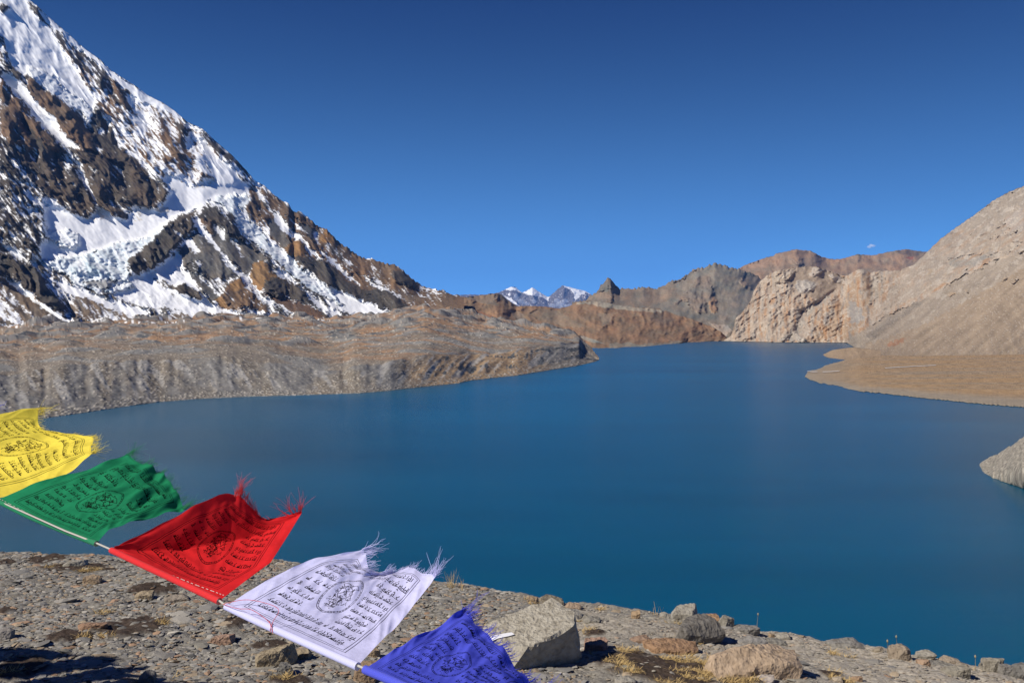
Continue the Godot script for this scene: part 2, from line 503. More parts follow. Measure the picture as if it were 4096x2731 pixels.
	ch.add(spts("z2", [600, 1250, 740, 1260, 900, 1340, 1120, 1420, 1500, 1400, 2000, 1400, 2130, 1405, 2300, 1420, 2300, 1470, 1000, 1500, 720, 1440, 620, 1420, 580, 1300]), mott)
	ch.add(spts("z2", [860, 1250, 1000, 1290, 1180, 1330, 1400, 1350, 1600, 1360, 1400, 1380, 1200, 1350, 1000, 1310]), [GREY, 0.5, 0.0, 0.5])
	ch.add(spts("z2", [-600, 700, 0, 880, 100, 930, 200, 950, 300, 1010, 390, 1150, 480, 1250, 560, 1370, 600, 1400, 500, 1400, 420, 1340, 300, 1270, 200, 1150, 100, 1090, 0, 1080, -600, 1000]), [DARK, 0.12, -60.0, 1.3])
	ch.add(spts("z2", [-600, 1000, 0, 1090, 100, 1100, 250, 1200, 420, 1340, 560, 1410, 640, 1480, 500, 1560, 300, 1600, -600, 1640]), [DEBRIS, 0.16, -6.0, 0.3])
	ch.add(spts("z2", [30, 1090, 170, 1140, 300, 1260, 420, 1340, 540, 1420, 640, 1475, 560, 1470, 420, 1390, 280, 1290, 120, 1180]), [SNOW, 0.96, 6.0, 0.25])
	ch.add(spts("z2", [0, 1140, 100, 1230, 200, 1330, 300, 1430, 290, 1440, 150, 1340, 60, 1270, 0, 1220]), [DEBRIS, 0.66, 0.0, 0.25])
	ch.add(spts("z2", [-300, 1180, 0, 1260, 120, 1370, 210, 1470, 120, 1480, 0, 1440, -300, 1400]), [DEBRIS, 0.76, 0.0, 0.25])
	ch.add(spts("z2", [-300, 1480, 0, 1480, 100, 1500, 215, 1525, 0, 1520, -300, 1520]), snow)
	ch.add(spts("z2", [1640, 700, 1800, 780, 1900, 880, 1960, 1000, 2050, 1060, 1920, 1110, 1780, 1070, 1690, 1050, 1740, 940, 1660, 950, 1560, 980, 1540, 850]), [GREY, 0.12, -12.0, 0.5])
	ch.add(spts("z2", [1640, 740, 1700, 850, 1710, 880, 1620, 850, 1570, 780]), [SNOW, 0.95, 0.0, 0.3])
	ch.add(spts("z2", [1720, 590, 1830, 610, 1880, 640, 1920, 700, 1950, 640, 2060, 720, 2110, 800, 2240, 880, 2300, 930, 2200, 950, 2150, 1010, 2100, 1060, 2000, 950, 1900, 880, 1800, 780, 1750, 700]), grey)
	ch.add(spts("z2", [1720, 590, 1800, 600, 1830, 700, 1800, 740, 1740, 660]), brown)
	ch.add(spts("z2", [1820, 610, 1860, 650, 1940, 740, 1930, 770, 1880, 740, 1840, 680]), [SNOW, 0.85, 0.0, 0.4])
	ch.add(spts("z2", [1900, 640, 1990, 630, 2080, 720, 2100, 790, 1980, 730, 1920, 690]), rockd)
	ch.add(spts("z2", [1660, 560, 1700, 570, 1760, 680, 1830, 770, 1900, 870, 1960, 960, 2050, 1040, 2120, 1110, 2200, 1200, 2280, 1310, 2260, 1310, 2150, 1180, 2050, 1080, 1950, 1000, 1880, 880, 1790, 780, 1700, 690]), [SNOW, 0.98, 8.0, 0.3])
	ch.add(spts("z2", [2003, 750, 2020, 770, 2080, 920, 2060, 900, 2010, 800]), snow)
	ch.add(spts("z2", [1975, 740, 1985, 760, 2006, 830, 1990, 810, 1972, 770]), snow)
	ch.add(spts("z2", [1820, 1280, 1900, 1230, 1960, 1120, 2060, 1080, 2140, 1180, 2250, 1310, 2310, 1390, 2200, 1390, 1950, 1370]), [BROWN, 0.20, -30.0, 1.1])
	ch.add(spts("z2", [1950, 1150, 2050, 1085, 2110, 1150, 2080, 1200, 1980, 1200]), ochre)
	ch.add(spts("z2", [1820, 1280, 1900, 1240, 1950, 1330, 1880, 1340]), ochre)
	ch.add(spts("z2", [2050, 1330, 2200, 1360, 2310, 1400, 2200, 1400, 2100, 1370]), [GREY, 0.72, 0.0, 0.4])
	ch.add(spts("z2", [1490, 1170, 1570, 1130, 1700, 1210, 1730, 1250, 1700, 1280, 1600, 1240, 1500, 1200]), rockd)
	ch.add(spts("z2", [1600, 1030, 1700, 1080, 1800, 1170, 1880, 1250, 1800, 1290, 1740, 1210, 1650, 1110]), [GREY, 0.16, -6.0, 0.4])
	ch.add(spts("z2", [1700, 1060, 1850, 1100, 1960, 1110, 1900, 1180, 1800, 1150]), [GREY, 0.5, 0.0, 0.3])
	# right: the long ridge with its icefall and gullies
	ch.add(spts("z3", [230, 60, 300, 100, 480, 210, 590, 320, 720, 360, 870, 462, 1020, 600, 1160, 700, 1440, 752, 1610, 890, 1750, 965, 2050, 1040, 2050, 1150, 1560, 1140, 1420, 1170, 1280, 1100, 1050, 1010, 800, 880, 680, 800, 500, 640, 380, 520, 260, 400, 180, 290]), [BROWN, 0.19, -10.0, 0.9])
	ch.add(spts("z3", [270, 110, 330, 180, 420, 300, 520, 380, 620, 480, 700, 540, 620, 500, 500, 420, 400, 330, 300, 220]), [DARK, 0.45, -12.0, 1.0])
	ch.add(spts("z3", [0, 190, 60, 170, 200, 170, 220, 220, 150, 280, 100, 270, 170, 360, 250, 420, 330, 490, 360, 560, 440, 600, 510, 660, 590, 710, 640, 790, 720, 860, 830, 900, 900, 980, 1000, 1050, 1060, 1110, 1000, 1110, 850, 1030, 750, 990, 650, 920, 560, 840, 500, 780, 400, 700, 330, 650, 290, 610, 230, 570, 170, 500, 100, 420, 80, 350, 0, 280]), [ICE, 0.6, 26.0, 0.6, 0.85])
	ch.add(spts("z3", [660, 800, 760, 860, 830, 900, 960, 970, 1080, 1030, 1270, 1110, 1340, 1150, 1400, 1165, 1330, 1185, 1140, 1190, 1050, 1150, 980, 1080, 900, 980, 830, 920]), [SNOW, 1.0, 20.0, 0.2])
	ch.add(spts("z3", [1275, 1085, 1330, 1120, 1420, 1165, 1300, 1150]), snow)
	ch.add(spts("z3", [300, 650, 360, 720, 440, 790, 560, 870, 640, 940, 730, 1010, 830, 1060, 950, 1090, 1060, 1140, 1140, 1190, 980, 1160, 840, 1090, 740, 1040, 640, 960, 570, 890, 480, 820, 400, 740, 340, 700]), [GREY, 0.82, 16.0, 0.3])
	ch.add(spts("z3", [720, 1030, 800, 1080, 900, 1130, 1000, 1190, 1060, 1240, 980, 1220, 880, 1170, 800, 1120, 740, 1070]), [GREY, 0.82, 10.0, 0.3])
	ch.add(spts("z3", [370, 380, 420, 360, 500, 480, 560, 570, 500, 630, 430, 560, 390, 510]), grey)
	ch.add(spts("z3", [260, 360, 310, 340, 350, 400, 390, 500, 380, 520, 310, 430]), [BROWN, 0.55, 0.0, 0.6])
	ch.add(spts("z3", [410, 300, 470, 350, 560, 440, 650, 520, 720, 600, 800, 690, 850, 740, 780, 710, 690, 650, 620, 560, 560, 540, 500, 480, 430, 400]), [GREY, 0.90, 12.0, 0.3])
	ch.add(spts("z3", [520, 340, 600, 400, 680, 470, 740, 530, 690, 500, 600, 440]), [GREY, 0.72, 6.0, 0.5])
	ch.add(spts("z3", [590, 330, 650, 400, 720, 430, 800, 480, 760, 560, 700, 500, 640, 430]), grey)
	ch.add(spts("z3", [760, 490, 790, 470, 800, 520, 770, 560]), snow)
	ch.add(spts("z3", [520, 620, 560, 580, 620, 540, 680, 600, 700, 680, 600, 690, 530, 660]), ochre)
	ch.add(spts("z3", [590, 700, 700, 690, 860, 740, 950, 800, 1050, 920, 1160, 960, 1250, 1000, 1280, 1100, 1150, 1060, 1050, 1010, 900, 950, 800, 880, 680, 800]), [DARK, 0.12, -36.0, 1.1])
	ch.add(spts("z3", [780, 600, 850, 650, 940, 730, 1000, 790, 1080, 860, 1130, 910, 1165, 960, 1080, 900, 1000, 830, 920, 770, 850, 690]), [GREY, 0.92, 10.0, 0.3])
	ch.add(spts("z3", [840, 580, 900, 590, 1000, 680, 1130, 790, 1060, 770, 940, 690]), [DARK, 0.42, -14.0, 0.9])
	ch.add(spts("z3", [850, 470, 880, 470, 960, 570, 900, 590, 850, 560, 800, 580]), [OCHRE, 0.2, -20.0, 1.0])
	ch.add(spts("z3", [1000, 760, 1100, 810, 1200, 860, 1300, 890, 1210, 870, 1150, 840, 1050, 800]), [GREY, 0.92, 6.0, 0.3])
	ch.add(spts("z3", [1200, 895, 1300, 930, 1420, 990, 1500, 1030, 1560, 1075, 1480, 1040, 1380, 1000, 1280, 950, 1220, 920]), [GREY, 0.92, 8.0, 0.3])
	ch.add(spts("z3", [1160, 845, 1280, 880, 1400, 960, 1440, 985, 1320, 930, 1200, 880]), [GREY, 0.8, 4.0, 0.3])
	ch.add(spts("z3", [1650, 920, 1700, 950, 1770, 1000, 1810, 1020, 1720, 990, 1660, 945]), [GREY, 0.85, 4.0, 0.3])
	ch.add(spts("z3", [1740, 965, 1830, 1000, 1858, 1035, 1790, 1000]), [GREY, 0.95, 4.0, 0.3])
	ch.add(spts("z3", [1610, 980, 1690, 1020, 1750, 1055, 1680, 1035]), [GREY, 0.85, 4.0, 0.3])
	ch.add(spts("z3", [1180, 880, 1500, 1000, 1600, 1020, 1700, 1060, 1560, 1090, 1480, 1010]), [DEBRIS, 0.1, 0.0, 0.3])
	ch.add(spts("z3", [1250, 1000, 1300, 970, 1400, 990, 1500, 1050, 1560, 1130, 1480, 1165, 1400, 1150, 1330, 1140, 1280, 1090]), [DARK, 0.06, -40.0, 1.2])
	ch.add(spts("z3", [1520, 800, 1600, 900, 1640, 960, 1560, 960, 1440, 900, 1420, 820]), rockd)
	ch.add(spts("z3", [300, 980, 480, 1050, 650, 1090, 800, 1150, 870, 1220, 600, 1200, 400, 1060]), [Color(0.17, 0.105, 0.07), 0.03, -8.0, 0.25])
	ch.add(spts("z3", [0, 680, 70, 760, 140, 840, 200, 910, 260, 980, 320, 1040, 370, 1110, 330, 1060, 230, 960, 160, 880, 60, 790]), [SNOW, 0.97, 8.0, 0.3])
	ch.add(spts("z3", [330, 1030, 480, 1110, 610, 1200, 540, 1180, 420, 1100]), [GREY, 0.72, 4.0, 0.3])
	ch.add(spts("z3", [200, 860, 260, 745, 330, 730, 380, 800, 440, 850, 520, 900, 430, 900, 330, 960, 300, 1000, 250, 930]), ochre)
	ch.add(spts("z3", [330, 900, 450, 870, 580, 930, 700, 1010, 760, 1090, 840, 1160, 700, 1100, 500, 1050, 350, 1000]), [DARK, 0.06, -30.0, 1.0])
	ch.add(spts("z3", [510, 1010, 550, 1055, 530, 1040]), snow)
	ch.soften(2, 3, 3)
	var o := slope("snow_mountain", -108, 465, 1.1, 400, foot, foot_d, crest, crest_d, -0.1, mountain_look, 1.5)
	tag(o, "steep snow covered mountain with rock ribs and icefalls left of the lake", "mountain", "", "structure")

# ---------------------------------------------------------------- the moraine along the left shore
func moraine() -> void:
	var shore := line([["m1", [-1200, 1330, -400, 1240, 400, 1110, 700, 1070, 1100, 1010, 1500, 955, 1881, 925]],
		["m2", [500, 785, 900, 775, 1300, 760, 1500, 755, 1800, 730, 2100, 695]],
		["z4", [0, 1272, 300, 1240, 390, 1220, 600, 1195, 800, 1175, 1100, 1125, 1300, 1095, 1430, 1065, 1490, 1045]]])
	var rim := line([["m1", [-1200, 760, 0, 690, 180, 690, 250, 655, 420, 640, 600, 592, 800, 600, 960, 575, 1250, 560, 1700, 555, 1881, 538]],
		["m2", [150, 405, 270, 410, 500, 440, 650, 460, 880, 510, 1150, 540, 1350, 540, 1450, 490, 1700, 470, 1900, 430, 2100, 395]],
		["z4", [0, 1000, 200, 990, 420, 990, 600, 985, 760, 950, 900, 935, 1100, 920, 1250, 900, 1320, 892, 1345, 930, 1400, 985, 1450, 1020, 1490, 1043]]])
	var far_y := pairs([-110, 330, 0, 326, 70, 323, 150, 320, 275, 316, 348, 319, 389, 311.5, 424, 305, 460, 311, 500, 320, 540, 327, 575, 333, 584, 341, 600, 358])
	var far_d := pairs([-110, 2200, 0, 2300, 275, 2900, 390, 3300, 460, 3300, 500, 3000, 540, 2750, 575, 2600, 585, 2450, 592, 2260, 600, 2000])
	var run := pairs([-110, 190, 0, 185, 100, 170, 200, 150, 280, 120, 350, 100, 390, 95, 430, 130, 470, 230, 520, 240, 560, 280, 583, 350, 592, 180, 600, 10])
	var x0 := -106.0
	var x1 := 599.5
	var step := 1.15
	var w := int((x1 - x0) / step) + 1
	var nb := 62
	var nf := 190
	var h := 3 + nb + nf
	var p := PackedVector3Array()
	var c := PackedColorArray()
	p.resize(w * h)
	c.resize(w * h)
	for i in w:
		var x := x0 + i * step
		var ys := val(shore, x)
		var ds := EYE * F / (ys - HY)
		var yr := val(rim, x)
		var dr := ds + val(run, x)
		var hr := EYE - (yr - HY) / F * dr
		var dfar := val(far_d, x)
		var hfar := EYE - (val(far_y, x) - HY) / F * dfar
		var bx := (x - CX) / F
		for j in h:
			var d := 0.0
			var y := 0.0
			var col := Color()
			if j < 3:
				d = ds - (3 - j) * 6.0
				y = -(3 - j) * 5.0
				col = Color(0.14, 0.13, 0.12)
			elif j < 3 + nb:
				var t := float(j - 3) / nb
				d = lerpf(ds, dr, t)
				var q := Vector2(bx * d, d)
				# slides fan out downhill from notches in the rim
				var lean := x + (t * 24.0 if x < 300 else t * lerpf(24.0, -26.0, clampf((x - 300.0) / 120.0, 0, 1)))
				var g := n_soft.get_noise_2d(lean * 0.035, 1.0) + 0.5 * n_soft.get_noise_2d(lean * 0.11 + 40.0, t * 0.5)
				var deep := clampf(n_soft.get_noise_2d(lean * 0.018 + 9.0, 4.0) + 0.35, 0.0, 1.0)
				y = lerpf(0.0, hr, t * (1.0 + 0.10 * sin(t * PI)))
				var env := sin(t * PI)
				y += env * g * lerpf(1.7, 3.2, clampf((x - 180.0) / 150.0, 0, 1)) * deep + t * minf(0.0, n_soft.get_noise_2d(x * 0.06, 30.0)) * 3.5
				y += sqrt(env) * (n_soft.get_noise_2d(q.x * 0.045, q.y * 0.045) * 1.5 + n_soft.get_noise_2d(q.x * 0.14, q.y * 0.14) * 0.55)
				var broad := n_big.get_noise_2d(x * 0.9 + 7.0, t * 26.0)
				var scar := clampf((n_soft.get_noise_2d(lean * 0.07 + 80.0, t * 0.9) + 0.3 * n_soft.get_noise_2d(lean * 0.16, t * 1.6 + 5.0) - 0.30) * 3.0, 0, 1) * smoothstep(0.05, 0.3, t)
				var grain := n_fine.get_noise_2d(q.x * 1.1, t * 90.0)
				var brownish := clampf((x - 408.0) / 30.0 + broad, 0, 1) * clampf((548.0 - x) / 30.0 + broad, 0, 1)
				col = Color(0.150, 0.147, 0.142).lerp(Color(0.172, 0.152, 0.126), clampf(broad * 2.2 + 0.35, 0, 1))
				col = col.lerp(Color(0.235, 0.170, 0.110), brownish)
				col = col.lerp(Color(0.27, 0.265, 0.255), scar * 0.8)
				col *= 1.0 + grain * 0.30 + g * 0.10
				var stone := n_plain.get_noise_2d(q.x * 0.42, t * 46.0)
				var many := 0.30 if t < 0.14 else 0.10 * clampf(broad * 3.0, -0.5, 1.0)
				if stone > 0.84 - many:
					col = Color(0.32, 0.30, 0.265) * (1.0 + grain * 0.6)
					y += 0.7
				elif stone < -0.86 + many * 0.6:
					col = Color(0.085, 0.082, 0.078)
					y += 0.5
				# bare ice showing dark under the rim
				var bare := n_soft.get_noise_2d(x * 0.05 + 200.0, t * 3.0) + 0.4 * n_soft.get_noise_2d(x * 0.3, t * 2.0)
				if x > 440.0 and bare > 0.50 - clampf((x - 520.0) / 400.0, 0, 0.2) and t > 0.25 and t < 0.9:
					col = Color(0.075, 0.08, 0.085) * (1.0 + 0.9 * n_soft.get_noise_2d(lean * 0.9, t))
			else:
				var t := float(j - 3 - nb) / (nf - 1)
				var tt := t / (t + (1.0 - t) * 2.6)    # rows spread evenly in the picture
				d = lerpf(dr, dfar, tt)
				var q := Vector2(bx * d, d)
				y = lerpf(hr, hfar, tt)
				var notch := minf(0.0, n_soft.get_noise_2d(x * 0.06, 30.0)) * 3.5
				y += notch * clampf(1.0 - (d - dr) / 25.0, 0, 1)
				var e := smoothstep(0.0, 0.05, tt) * smoothstep(1.0, 0.95, tt) * clampf((598.0 - x) / 22.0, 0, 1)
				var h1 := n_soft.get_noise_2d(q.x / 230.0, q.y / 230.0 + 3.0)
				var h2 := n_soft.get_noise_2d(q.x / 95.0 + 9.0, q.y / 95.0)
				var h3 := n_soft.get_noise_2d(q.x / 38.0, q.y / 38.0 + 20.0)
				var mound := maxf(0.0, n_soft.get_noise_2d(q.x / 120.0 + 50.0, q.y / 120.0) - 0.12)
				var hum := h1 * 7.0 + absf(h2) * 9.0 - 3.0 + h3 * 2.2 + mound * 26.0
				hum *= 0.20 + tt * 1.0
				y += e * (hum + n_soft.get_noise_2d(q.x / 15.0, q.y / 15.0) * 0.8)
				var tone := n_big.get_noise_2d(q.x * 0.22 + 900.0, q.y * 0.5)
				var tone2 := n_mid.get_noise_2d(q.x * 0.16, q.y * 0.30 + 300.0)
				var grain := n_fine.get_noise_2d(q.x * 0.9, q.y * 0.5)
				var rust := clampf(0.58 + tone * 1.6 + tone2 * 0.9 + (tt - 0.32) * 0.9, 0, 1) * smoothstep(0.03, 0.30, tt + clampf((x - 300.0) / 400.0, 0, 0.4))
				col = Color(0.172, 0.152, 0.128).lerp(Color(0.240, 0.155, 0.097), rust)
				var greyh := clampf(mound * 5.0 + (h2 - 0.45) * 1.6 + tone2 * 0.8 - 0.1, 0, 1)
				col = col.lerp(Color(0.178, 0.178, 0.172), greyh * 0.9)
				col *= 1.0 + grain * 0.24 + tone2 * 0.14
				var stone := n_plain.get_noise_2d(q.x * 0.31, q.y * 0.16)
				if stone > 0.86:
					col = Color(0.35, 0.315, 0.27)
					y += 0.8
				elif stone < -0.88:
					col = Color(0.07, 0.065, 0.06)
					y += 0.7
				# open ice faces among the hummocks, and leftover snow
				if greyh > 0.5 and h3 > 0.45 and tt > 0.25:
					col = Color(0.085, 0.09, 0.095)
				var sn := n_mid.get_noise_2d(q.x * 0.12 + 700.0, q.y * 0.5)
				if tt > 0.75 and sn > 0.44 and x < 330.0:
					col = SNOW * 0.78
			p[j * w + i] = Vector3(bx * d, y, -d)
			c[j * w + i] = col * Color(1.22, 1.2, 1.18)
	var o := mesh_node(grid_mesh(p, c, w, h), earth, "moraine")
	tag(o, "hummocky brown and grey moraine with a steep till bluff on the left shore", "moraine", "", "structure")

# ---------------------------------------------------------------- hills at the head of the lake
var ch_hill: Chart
func hill_look(x: float, y: float, s: float) -> Color:
	var gul := n_ridge.get_noise_2d(x * 2.6 + y * 0.5, y * 1.1 + 30.0)
	var wx := n_mid.get_noise_2d(x * 2.0, y * 3.0) * 3.0 + n_fine.get_noise_2d(x, y) * 1.2
	var k: Array = ch_hill.kinds[ch_hill.pick(x + wx, y + wx * 0.5)]
	var fine := n_fine.get_noise_2d(x * 2.2, y * 2.8)
	var mid := n_mid.get_noise_2d(x * 1.2, y * 1.9)
	var rough: float = k[3]
	dd = ch_hill.proud(x, y) - n_ridge.get_noise_2d(x * 1.3, y * 0.8) * 70.0 * rough - mid * 34.0 * (0.2 + rough) - n_big.get_noise_2d(x, y * 1.4) * 90.0 - fine * 3.5 * (0.3 + rough) - gul * 28.0 * (0.22 + rough)
	var col: Color = k[0]
	var rust := n_big.get_noise_2d(x * 2.4 + 70.0, y * 4.0)
	col = Color(col.r * (1.0 + rust * 0.3), col.g * (1.0 + rust * 0.12), col.b)
	return col * (1.0 + fine * 0.3 + mid * 0.26)

func brown_hill() -> void:
	var crest := line([["z3", [1700, 985, 1880, 995, 1990, 1035, 2050, 1040]],
		["z4", [330, 505, 480, 490, 560, 478, 620, 470, 660, 490, 720, 540, 790, 585, 900, 580, 1050, 590, 1140, 605, 1240, 580, 1300, 545, 1380, 540, 1500, 540, 1640, 570, 1800, 590, 2000, 605, 2050, 625]],
		["z5", [770, 725, 850, 760, 1000, 800, 1150, 860, 1250, 910, 1290, 950, 1310, 984]]])
	var foot := line([["z4", [-300, 900, 400, 920, 1000, 970, 1380, 960]], ["z5", [120, 1057, 500, 1042, 900, 1012, 960, 1002, 1310, 988]]])
	foot = PackedVector2Array(foot)
	var foot_d := PackedVector2Array()
	for i in 60:
		var x := 400.0 + i * 6.0
		var y := val(foot, x)
		foot_d.append(Vector2(x, (EYE + 1.0) * F / (y - HY) if x > 590 else lerpf(3350.0, 2900.0, clampf((x - 440.0) / 150.0, 0, 1))))
	var crest_d := pairs([400, 4600, 500, 4700, 560, 4800, 620, 4700, 680, 4600, 715, 4450, 735, 4350])
	var tan_ := Color(0.225, 0.148, 0.095)
	var ch := Chart.new(420, 250, 740, 360)
	ch_hill = ch
	ch.add(PackedVector2Array(), [tan_, 0, 0.0, 0.7])
	ch.add(spts("z4", [0, 540, 300, 560, 500, 640, 700, 740, 500, 740, 300, 690, 0, 640]), [Color(0.235, 0.130, 0.080), 0, 0.0, 0.4])
	ch.add(spts("z4", [0, 560, 100, 590, 260, 590, 200, 640, 60, 640]), [Color(0.19, 0.165, 0.135), 0, -20.0, 0.4])
	ch.add(spts("z4", [400, 640, 440, 660, 500, 715, 380, 700]), [Color(0.21, 0.195, 0.17), 0, -30.0, 0.4])
	ch.add(spts("z4", [560, 490, 620, 470, 660, 490, 720, 540, 800, 590, 740, 575, 660, 535, 590, 520]), [Color(0.165, 0.13, 0.105), 0, -60.0, 0.9])
	ch.add(spts("z4", [330, 505, 480, 490, 600, 475, 590, 530, 640, 580, 480, 560]), [Color(0.19, 0.15, 0.115), 0, -10.0, 0.3])
	ch.add(spts("z4", [720, 620, 800, 620, 880, 700, 960, 740, 860, 740, 760, 680]), [Color(0.205, 0.155, 0.115), 0, 40.0, 0.4])
	ch.add(spts("z4", [880, 640, 1000, 600, 1140, 620, 1260, 700, 1400, 760, 1200, 760, 1000, 720]), [Color(0.225, 0.17, 0.12), 0, -50.0, 0.3])
	ch.add(spts("z4", [1300, 550, 1400, 540, 1500, 540, 1640, 572, 1800, 592, 2000, 607, 2050, 625, 1990, 645, 1850, 630, 1700, 615, 1560, 600, 1480, 590, 1420, 560, 1300, 575]), [Color(0.30, 0.262, 0.205), 0, -20.0, 0.7])
	ch.add(spts("z4", [1240, 830, 1330, 830, 1450, 870, 1540, 905, 1420, 890, 1320, 860]), [Color(0.26, 0.24, 0.20), 0, -20.0, 0.3])
	ch.add(spts("z4", [1480, 640, 1600, 640, 1640, 625, 1560, 740, 1520, 760]), [Color(0.25, 0.19, 0.135), 0, -40.0, 0.3])
	ch.add(spts("z4", [1060, 800, 1080, 755, 1140, 765, 1220, 785, 1190, 800, 1130, 795]), [Color(0.075, 0.078, 0.08), 0, 20.0, 1.2])
	ch.add(spts("z5", [300, 1010, 480, 1000, 560, 1020, 900, 985, 890, 1012, 600, 1030, 300, 1045]), [Color(0.22, 0.19, 0.15), 0, 0.0, 0.6])
	ch.add(spts("z5", [120, 1054, 500, 1036, 900, 1007, 1310, 980, 1310, 992, 900, 1020, 120, 1066]), [Color(0.31, 0.26, 0.21), 0, 0.0, 0.3])
	ch.add(spts("z5", [620, 760, 740, 740, 860, 800, 860, 860, 700, 860]), [Color(0.195, 0.135, 0.095), 0, 0.0, 0.6])
	ch.soften(2, 4, 2)
	var o := slope("brown_hill", 425, 731, 1.0, 130, foot, foot_d, crest, crest_d, 0.25, hill_look, 0.4)
	tag(o, "rusty brown rounded hill at the head of the lake", "hill", "", "structure")

func grey_mountain() -> void:
	var crest := line([["z4", [1330, 545, 1380, 530, 1420, 490, 1470, 460, 1500, 410, 1560, 350, 1590, 346, 1610, 385, 1665, 432, 1700, 428, 1800, 435, 1870, 415, 1950, 432, 2010, 425, 2080, 380, 2200, 340, 2260, 300]],
		["z5", [1000, 385, 1060, 360, 1100, 360, 1190, 322, 1280, 345, 1400, 372, 1480, 400, 1560, 430, 1640, 520, 1700, 600]]])
	var foot := pairs([570, 305, 620, 310, 680, 320, 700, 330, 720, 336, 775, 340])
	var foot_d := pairs([570, 4900, 680, 4700, 775, 4500])
	var crest_d := pairs([570, 5600, 620, 5900, 690, 6500, 775, 6600])
	var ch := Chart.new(565, 255, 780, 345)
	ch_hill = ch
	var g := Color(0.215, 0.19, 0.155)
	ch.add(PackedVector2Array(), [g, 0, 0.0, 0.22])
	ch.add(spts("z5", [0, 640, 200, 580, 400, 530, 700, 545, 900, 470, 800, 640, 600, 690, 300, 680]), [Color(0.235, 0.185, 0.14), 0, 0.0, 0.2])
	ch.add(spts("z4", [1440, 490, 1470, 460, 1500, 405, 1560, 340, 1600, 345, 1615, 385, 1670, 435, 1620, 430, 1560, 440, 1500, 460]), [Color(0.165, 0.145, 0.12), 0, -40.0, 0.9])
	ch.add(spts("z4", [1560, 520, 1610, 480, 1620, 500, 1600, 545, 1580, 560]), [Color(0.19, 0.145, 0.11), 0, -20.0, 1.2])
	ch.add(spts("z5", [1060, 425, 1110, 430, 1150, 440, 1170, 500, 1190, 580, 1180, 640, 1130, 680, 1120, 740, 1050, 740, 1000, 720, 970, 700, 960, 640, 900, 640, 940, 580, 1000, 520, 1030, 470]), [Color(0.20, 0.17, 0.14), 0, -30.0, 1.0])
	ch.add(spts("z5", [1150, 650, 1190, 610, 1210, 640, 1200, 700, 1210, 740, 1180, 760, 1150, 700]), [Color(0.32, 0.21, 0.135), 0, -26.0, 0.9])
	ch.add(spts("z5", [850, 670, 900, 620, 960, 610, 960, 650, 900, 660, 860, 690]), [Color(0.21, 0.17, 0.135), 0, -20.0, 1.6])
	ch.add(spts("z5", [800, 480, 900, 450, 980, 390, 1060, 360, 1000, 410, 930, 460, 840, 490]), [Color(0.175, 0.15, 0.125), 0, -40.0, 0.9])
	ch.add(spts("z5", [1400, 500, 1440, 430, 1500, 410, 1590, 430, 1600, 470, 1540, 560, 1480, 530]), [Color(0.155, 0.135, 0.118), 0, 90.0, 0.5])
	ch.add(spts("z5", [1400, 490, 1430, 450, 1470, 500, 1530, 550, 1480, 545]), [Color(0.24, 0.19, 0.15), 0, 0.0, 0.9])
	ch.add(spts("z5", [1300, 850, 1500, 700, 1540, 560, 1480, 560, 1330, 640, 1250, 760, 1200, 830]), [Color(0.215, 0.19, 0.16), 0, 0.0, 0.2])
	ch.add(spts("z5", [1150, 835, 1300, 850, 1340, 900, 1290, 960, 1230, 900]), [Color(0.32, 0.28, 0.24), 0, 0.0, 0.6])
	ch.soften(2, 3, 2)
	var o := slope("grey_mountain", 572, 774, 0.9, 110, foot, foot_d, crest, crest_d, 0.0, hill_look, 1.7)
	tag(o, "grey scree mountain with rocky crags and a pointed pinnacle on its left ridge", "mountain", "", "structure")

